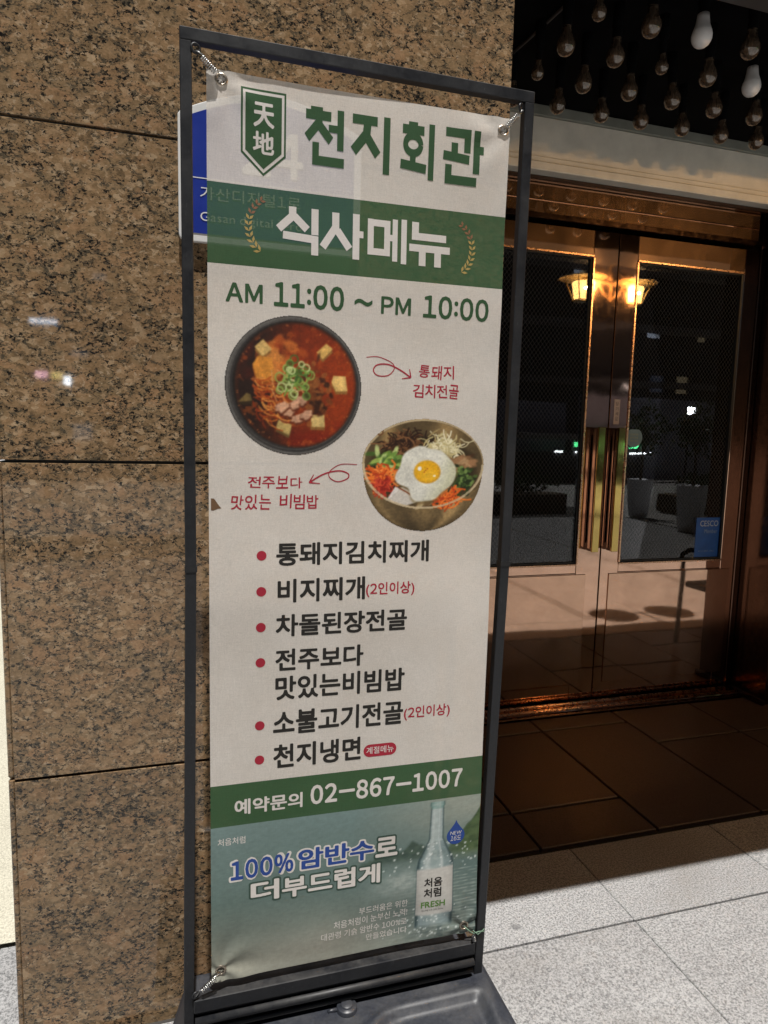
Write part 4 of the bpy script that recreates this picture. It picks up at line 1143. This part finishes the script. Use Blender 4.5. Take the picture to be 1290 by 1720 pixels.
# --- lake advertisement at the foot
def advert():
    w, h = 250, 143; c = Canvas(w, h, (.45,.55,.53)); X, Y = c.x, c.y
    nz = vnoise(h,w,5,1,4); nf = vnoise(h,w,40,2,3)
    top, mid, low = np.array((.50,.59,.58)), np.array((.42,.50,.48)), np.array((.60,.60,.55))
    t = Y[...,None]; c.c = np.where(t > .5, mid+(top-mid)*(t-.5)*2, low+(mid-low)*np.clip((t-.05)/.45,0,1))
    c.blend(np.exp(-(((X-.55)/.35)**2+((Y-.12)/.12)**2))*.5, (.74,.72,.67))
    c.blend(np.clip((X-.50)*3,0,1)*np.clip((Y-.66)*4,0,1)*(.5+nz*.6), (.66,.68,.63))   # pale sky right
    rx_ = np.array([.42,.50,.56,.61,.65,.69,.73,.77,.80,.86,.90,.94,.97,1.0]); rz_ = np.array([.585,.60,.635,.655,.645,.675,.715,.705,.66,.64,.70,.79,.84,.92])
    jag = (vnoise(h,w,26,7,3)[0]-.5)[None,:]*.05
    ridge = np.interp(X, rx_, rz_)+jag
    hill = np.clip((ridge-Y)*45,0,1)*np.clip((Y-.535)*14,0,1)*np.clip((X-.42)*7,0,1)
    c.blend(hill*.90, np.stack([.22+.13*nf,.29+.14*nf,.27+.10*nf],-1))
    c.blend(hill*np.clip((X-.84)*9,0,1)*.8, np.stack([.22+.20*nf,.31+.20*nf,.19+.12*nf],-1))
    c.blend(hill*np.exp(-((Y-.56)/.035)**2)*.6, (.60,.66,.64))
    wat = np.clip((.60-Y)*12,0,1)*np.clip((X-.40)*3,0,1)
    c.blend(wat*.55, (.38,.47,.46))
    rip = vnoise(h,w,60,5,1)*.5+.5*np.sin(Y*260+6*nz)
    c.blend(wat*np.clip(X*1.9-1.0,0,1)*np.clip((rip-.45)*1.4,0,.75)*(Y<.5), (.80,.84,.82))
    c.blend(np.clip((X-.62)*3,0,1)*np.clip((.30-Y)*4,0,1)*np.clip((nf-.45)*3,0,.7), (.16,.24,.25))
    c.blend(np.exp(-(((X-.70)/.12)**2+((Y-.44)/.10)**2))*.55*(.4+nf), (.84,.85,.82))
    # bottle
    bx = .826; hw = np.interp(Y, [.0,.10,.13,.53,.58,.66,.72,.95,.955,1.0], [.078,.076,.075,.075,.070,.045,.030,.026,.030,.028])
    d = hw-np.abs(X-bx); bot = np.clip(d/.006+.3,0,1)*np.clip((Y-.08)*30,0,1)*(Y<.985)
    tt = (X-bx)/hw
    c.blend(bot*.72, np.stack([.62-.22*np.abs(tt)+.22*nf,.69-.20*np.abs(tt)+.2*nf,.69-.18*np.abs(tt)+.2*nf],-1))
    c.blend(bot*np.exp(-((tt+.45)/.20)**2)*.65*(Y>.5), (.88,.91,.90)); c.blend(bot*np.clip((np.abs(tt)-.78)*5,0,.75), (.14,.22,.23)); c.blend(bot*np.exp(-((tt-.35)/.08)**2)*.5*(Y>.5), (.95,.97,.96))
    c.blend(bot*(Y>.70)*(np.abs(tt)<.75)*.55, (.80,.85,.84)); c.blend(bot*(Y>.93)*np.clip(nf*1.2,0,.8), (.45,.62,.58))
    rr = np.random.default_rng(3)
    for k in range(130):
        x, y = bx+rr.normal()*.08, (.02+rr.random()*.22) if k % 2 else (.50+rr.random()*.20); s_ = .0016+rr.random()*.003
        c.ell(x,y,s_,s_*1.6,(.92,.95,.94),.003,0,0,0,.8)
    lab = (np.abs(X-bx) < .0725)*np.clip((Y-(.165+.012*tt**2))*60,0,1)*np.clip((.515-Y+.01*tt**2)*60,0,1)
    c.blend(lab, np.stack([.83-.12*tt**4]*3,-1)*np.array((1.0,.99,.96)))
    # blue-green gradient toward the lower left, paler near the hem
    c.blend(np.exp(-((Y-.02)/.05)**2)*np.clip(1-X*.6,0,1)*.45, (.78,.79,.74))
    c.mul(.95+.1*vnoise(h,w,90,8,2))
    return c.build('lake_advert', 0, .6, .0, .3425, np.ones((h,w), bool), 0.0)
Canvas.gain = .95
ad = advert()
A1, A2 = LAY, LAY+.0002
btext('처음처럼', .014, .070, .301, .317, I_WHITE, .012, A1, ad)
for b_, u0, u1, v0, v1, m_ in (('100%',.040,.171,.2205,.2640,I_BLUE),('암반수',.181,.350,.2205,.2680,I_BLUE),):
    btext(b_, u0-.004, u1+.004, v0-.004, v1+.004, I_WHITE, .085, A1, ad, latin=b_[0] == '1'); btext(b_, u0, u1, v0, v1, m_, .034, A2, ad, latin=b_[0] == '1')
for b_, u0, u1, v0, v1 in (('로',.353,.404,.2215,.268),('더',.081,.141,.165,.2105),('부드럽게',.147,.365,.1625,.2085)):
    btext(b_, u0-.004, u1+.004, v0-.004, v1+.004, I_DKGREEN, .085, A1, ad); btext(b_, u0, u1, v0, v1, I_WHITE, .034, A2, ad)
for b_, u0, v0, v1 in (('부드러움은 위한',.318,.092,.109),('처음처럼이 눈부신 노력!',.261,.069,.087),('대관령 기슭 암반수 100%로',.233,.046,.063),('만들었습니다',.336,.026,.041)):
    btext(b_, u0, .432, v0, v1, I_WHITE, .008, A1, ad)
btext('처음', .470, .514, .130, .152, I_BLACK, .030, A1, ad); btext('처럼', .470, .512, .104, .127, I_BLACK, .030, A1, ad)
btext('FRESH', .464, .522, .0790, .0945, ink('label_green_ink', (.13,.27,.06)), .03, A1, ad)
btext('부드러운 소주 16도 360ml', .466, .518, .070, .0745, I_BLACK, 0, A1, ad)
uvd = [(.5425,.286)]
uvd = [(.5425+.0215*math.cos(R(a)), .2475+.0215*math.sin(R(a))) for a in range(-205, 30, 9)]
uvd = uvd+[(.5530,.268),(.5455,.2785),(.5425,.286),(.5395,.2785),(.5320,.268)]
dp = poly('water_drop', uvd[::-1], I_BLUE, A1, ad)
btext('NEW', .529, .557, .250, .2585, I_WHITE, 0, A2, dp, .1); btext('16도', .530, .556, .235, .247, I_WHITE, 0, A2, dp, .15)
# eyelets
for cu_, cv_ in GR.values():
    y = 1.33+float(disp(np.array([cu_]), np.array([cv_]))[0])
    vs, fs = [], []; prof = [(.0072,.0002),(.0076,.0014),(.0090,.0018),(.0108,.0013),(.0118,.0001)]
    for r_, q in prof:
        for k in range(24): vs.append((BU+cu_+r_*math.cos(2*math.pi*k/24), y-q-.0006, BV+cv_+r_*math.sin(2*math.pi*k/24)))
    for i in range(len(prof)-1):
        for k in range(24): fs.append((i*24+k, i*24+(k+1)%24, (i+1)*24+(k+1)%24, (i+1)*24+k))
    e = mesh_obj('eyelet', vs, fs, NICKEL, ban, True)
    uv, fs = disc((cu_, cv_), .0074, 20); flat('hole', uv, fs, simple('eyelet_hole', (.10,.075,.055), .6) if 'eyelet_hole' not in bpy.data.materials else bpy.data.materials['eyelet_hole'], LAY, e)
fix(ban)

# ================================================================== address plate on the pillar
pl = thing('address_plate', 'blue and white street address plate on the granite behind the banner', 'address sign', (.2, 1.61, 1.88))
def plate_outline(inset):
    x0, x1, zb = -.005+inset, .405-inset, 1.883+inset
    rr = max(.004, .016-inset*.5); pts = []
    pts += [(x0+rr+rr*math.cos(R(a)), zb+rr+rr*math.sin(R(a))) for a in range(180, 271, 15)]
    pts += [(x1-rr+rr*math.cos(R(a)), zb+rr+rr*math.sin(R(a))) for a in range(270, 361, 15)]
    top = [(x, 2.212-inset-.062*abs((x-.2)/.205)**1.8) for x in np.linspace(x1-.006, x0+.006, 21)]
    return pts+[(x1, top[0][1]-.008)]+top+[(x0, top[-1][1]-.008)]
PL_W = simple('white_reflective_sheet', (.80,.81,.80), .4, var=.03); PL_B = simple('blue_reflective_sheet', (.012,.036,.31), .35, var=.06)
prism('backing_plate', plate_outline(0), 1.604, 1.6175, PL_W, pl, .0012)
pf = mesh_obj('blue_field', [(x, 1.6030, z) for x, z in plate_outline(.0175)], [tuple(range(len(plate_outline(.0175))))], PL_B, pl)
mesh_obj('rule', [(.0135,1.6024,2.0165),(.3865,1.6024,2.0165),(.3865,1.6024,2.0185),(.0135,1.6024,2.0185)], [(0,1,2,3)], PL_W, pl)
wall_text('24', .131, .268, 2.038, 2.139, 1.6022, PL_W, pl, .03)
wall_text('가산디지털1로', .041, .263, 1.973, 2.001, 1.6022, PL_W, pl, .004)
wall_text('Gasan digital 1-ro', .041, .267, 1.922, 1.948, 1.6022, PL_W, pl, .002)
fix(pl)

# ================================================================== twin lantern that the door glass mirrors
LAMP = emit('lantern_frosted_glass', (1.0,.55,.16), 17.0)
LY = .80
lan = thing('twin_lantern', 'twin warm lit lantern bracketed from the canopy edge, mirrored in the door glass', 'lantern', (3.735, LY, 2.9))
LMET = simple('lantern_ochre_metal', (.62,.46,.24), .45, var=.2)
box('wall_plate', 3.69, 3.78, 1.005, 1.0215, 3.06, 3.24, LMET, lan, .004)
tube('bracket', [(3.735,1.005,3.15),(3.735,.93,3.14),(3.735,.84,3.08),(3.735,LY,2.97),(3.735,LY,2.90)], .013, LMET, lan, 10)
tube('arm', [(3.47,LY,2.905),(3.6,LY,2.885),(3.735,LY,2.86),(3.87,LY,2.885),(4.00,LY,2.905)], .012, LMET, lan, 8)
tube('brace', [(3.735,LY,2.73),(3.79,LY,2.77),(3.86,LY,2.875)], .007, LMET, lan, 6)
tube('brace', [(3.735,LY,2.73),(3.68,LY,2.77),(3.61,LY,2.875)], .007, LMET, lan, 6)
tube('drop_rod', [(3.735,LY,2.87),(3.735,LY,2.72)], .010, LMET, lan, 8)
for lx in (3.462, 4.012):
    h_ = lathe('lamp_hat', [(.0,2.972),(.02,2.968),(.03,2.945),(.09,2.932),(.20,2.908),(.207,2.900),(.20,2.898),(.09,2.910),(.0,2.914)], LMET, lan, 28, (lx,LY,0))
    lathe('lamp_glass', [(.0,2.718),(.055,2.718),(.066,2.724),(.090,2.860),(.084,2.872),(.0,2.872)], LAMP, h_, 12, (lx,LY,0))
    lathe('lamp_foot', [(.0,2.694),(.058,2.696),(.064,2.717),(.0,2.7175)], LMET, h_, 12, (lx,LY,0))
    for k in range(4):
        a = math.pi/4+k*math.pi/2
        tube('strut', [(lx+.070*math.cos(a),LY+.070*math.sin(a),2.708),(lx+.158*math.cos(a),LY+.158*math.sin(a),2.905)], .006, LMET, h_, 6)
fix(lan)
# the lanterns' own light, at the door side of each frosted glass
for i, lx in enumerate((3.462, 4.012)):
    ld = bpy.data.lights.new('lantern_light', 'POINT'); ld.energy = 15; ld.color = (1.0,.56,.22); ld.shadow_soft_size = .011
    lo = bpy.data.objects.new('lantern_light', ld); COL.objects.link(lo); lo.location = (lx-.03, LY+.115, 2.795)

# ================================================================== chair by the right wall (mirrored in the kick panel)
ch = thing('chair', 'black tubular armchair beside the doors, mirrored in the kick panel', 'chair', (3.65, 2.5, 0))
TUBE = simple('black_chair_tube', (.012,.012,.013), .35, var=.2); SEAT = simple('black_vinyl_seat', (.02,.019,.018), .5, var=.25, bmp=.3)
for y in (2.30, 2.72):
    tube('arm_frame', [(3.43,y,.01),(3.44,y,.35),(3.455,y,.60),(3.475,y,.655),(3.53,y,.68),(3.70,y,.68),(3.86,y,.67),(3.90,y,.60),(3.90,y,.01)], .0175, TUBE, ch, 10)
box('seat', 3.45, 3.90, 2.32, 2.70, .43, .475, SEAT, ch, .015, 2)
box('backrest', 3.885, 3.925, 2.32, 2.70, .58, .88, SEAT, ch, .015, 2)
for y in (2.34, 2.68): tube('back_post', [(3.90,y,.44),(3.905,y,.86)], .011, TUBE, ch, 8)
fix(ch)

# ================================================================== plaza behind the camera (seen only in the mirror of the doors and polished stone)
LEAF = simple('dark_leaf', (.035,.065,.022), .5, var=.4, vscale=12); BARK = simple('bark', (.10,.075,.05), .8, var=.3)
POT = simple('white_planter', (.62,.64,.68), .5, var=.06)
def leaves(name, c, rx, rz, n, size, mat, parent):
    P = rng.normal(size=(n,3)); P /= np.linalg.norm(P,axis=1)[:,None]; P *= rng.random(n)[:,None]**.45
    P *= .75+.35*np.sin(P[:,[1,2,0]]*5)
    P = P*[rx,rx,rz]+c; vs, fs = [], []
    for p in P:
        a, b_ = rng.normal(size=3), rng.normal(size=3); a /= np.linalg.norm(a); b_ -= a*(a@b_); b_ /= np.linalg.norm(b_)
        s_ = size*(.6+.8*rng.random()); k = len(vs); vs += [p-a*s_, p+b_*s_*.45, p+a*s_, p-b_*s_*.45]; fs.append((k,k+1,k+2,k+3))
    return mesh_obj(name, vs, fs, mat, parent)
for (x, y, s_, lab) in ((8.45,-4.7,1.0,'tall white planter with a small tree, further of the two'),(7.95,-2.75,1.05,'tall white planter with a small tree, nearer of the two')):
    t = thing('planter', lab, 'planter', (x, y, 0))
    lathe('pot', [(.0,.0),(.17,.0),(.18,.02),(.235,.70*s_),(.245,.72*s_),(.225,.72*s_),(.21,.66*s_),(.0,.65*s_)], POT, t, 20, (x,y,0))
    tube('trunk', [(x,y,.6),(x+.03,y,1.0),(x-.02,y+.02,1.35),(x+.02,y,1.75)], [.028,.024,.018,.008], BARK, t, 7)
    tube('branch', [(x-.01,y+.01,1.2),(x+.14,y+.08,1.6)], [.014,.006], BARK, t, 6)
    leaves('crown', np.array([x,y,1.65]), .50, .55, 700, .05, LEAF, t); fix(t)
for (x, y, lx_, lab) in ((6.3,-5.6,1.9,'low clipped hedge in a dark trough facing the left door'),(10.6,-5.2,2.2,'low clipped hedge in a dark trough behind the white planters')):
    t = thing('hedge', lab, 'hedge', (x,y,0))
    box('trough', x-lx_/2, x+lx_/2, y-.3, y+.3, 0, .38, BARK, t, .01)
    P = leaves('foliage', np.array([x,y,.62]), 1.0, .34, 900, .06, LEAF, t)
    for v in P.data.vertices: v.co.x = x+(v.co.x-x)*lx_*.52; v.co.y = y+(v.co.y-y)*.36
    fix(t)
FAC = simple('dark_facade', (.035,.036,.042), .6, var=.3, vscale=1.5); LEDGE = simple('concrete_ledge', (.16,.16,.17), .7, var=.2)
ob = thing('office_building', 'dark office block across the plaza, mirrored in the doors', 'building', (10, -22, 0))
box('wall', -14, 34, -26, -22, 0, 22, FAC, ob)
for k in range(5): box('ledge', -14, 34, -21.99, -21.2, 4.0+2.6*k, 4.25+2.6*k, LEDGE, ob)
WL = [emit('cool_lit_window', (.75,.85,1.0), .7), emit('warm_lit_window', (1.0,.8,.5), .4), emit('dim_window', (.3,.35,.5), .12)]
r_ = random.Random(4)
for k in range(26):
    x = r_.uniform(-6, 30); lev = r_.choice((0,0,1,1,2,3,4)); z = 1.0+2.6*lev+ (.2 if lev else 0); wd_ = r_.uniform(.25,.8)
    box('window', x, x+wd_, -21.985-.002*k, -21.97, z, z+r_.uniform(.3,.9), r_.choice(WL), ob)
fix(ob)
ho = thing('hoarding_wall', 'pale grey site hoarding across the plaza', 'wall', (17, -14.4, 0))
for k in range(9): box('panel', 13.2+1.1*k, 14.28+1.1*k, -14.45, -14.4, .02, 2.95, simple('grey_hoarding', (.26,.27,.36), .6, var=.15) if k == 0 else bpy.data.materials['grey_hoarding'], ho, .006)
fix(ho)
ho = thing('hoarding_wall', 'short grey hoarding beside the lit kiosk', 'wall', (10, -14.4, 0))
for k in range(4): box('panel', 8.6+1.1*k, 9.68+1.1*k, -14.9, -14.85, .02, 2.7, bpy.data.materials['grey_hoarding'], ho, .006)
fix(ho)
ks = thing('kiosk', 'low kiosk with a glowing green sign and white light strips', 'kiosk', (12, -13.6, 0))
box('body', 9.8, 15.2, -14.3, -13.4, 0, 1.0, FAC, ks, .01)
box('roof', 9.6, 15.4, -14.35, -13.2, 1.42, 1.6, LEDGE, ks, .01)
for x in (9.8, 12.4, 15.1): box('post', x, x+.1, -13.5, -13.4, 1.0005, 1.4195, LEDGE, ks)
GREENL = emit('green_sign_light', (.12,1.0,.35), 9); WHITEL = emit('white_strip_light', (.95,1.0,1.0), 14)
box('green_sign', 12.45, 12.85, -13.38, -13.34, 1.18, 1.34, GREENL, ks)
box('green_sign', 14.55, 14.95, -13.38, -13.34, 1.18, 1.34, GREENL, ks)
for x in (11.7, 12.5, 14.6, 15.0): box('light_strip', x, x+.28+.2*(x > 14.5), -13.38, -13.34, .98, 1.04, WHITEL, ks)
fix(ks)
fl = thing('floodlight', 'white floodlight on a thin mast across the plaza', 'floodlight', (16.6, -13.0, 0))
tube('mast', [(16.6,-13.0,0),(16.6,-13.0,2.4)], .03, FRAME, fl, 8); box('lamp_head', 16.42, 16.78, -12.99, -12.9, 2.35, 2.65, FRAME, fl, .01)
box('lamp_lens', 16.44, 16.76, -12.898, -12.89, 2.37, 2.63, emit('floodlight_lens', (.9,.97,1.0), 40), fl)
fix(fl)
for (x, z, w_, h_, c_, s_, lab) in ((-2.92,3.50,.50,.09,(.85,.9,1.0),10,'long white shop sign glowing across the plaza'),(-2.85,2.42,.22,.14,(1.0,.55,.75),7,'small pink shop sign glowing across the plaza'),(-2.55,2.42,.2,.12,(1.0,.8,.25),6,'small yellow shop sign glowing across the plaza'),(-2.32,2.30,.12,.18,(.85,.92,1.0),22,'small white shop sign glowing across the plaza')):
    t = thing('shop_sign', lab, 'shop sign', (x, -12, 0)); box('case', x-.03, x+w_+.03, -12.1, -12.0, z-.03, z+h_+.03, FRAME, t)
    box('face', x, x+w_, -11.998, -11.99, z, z+h_, emit('sign_glow', c_, s_), t); tube('pole', [(x+w_/2,-12.05,0),(x+w_/2,-12.05,z-.02)], .03, FRAME, t, 8); fix(t)
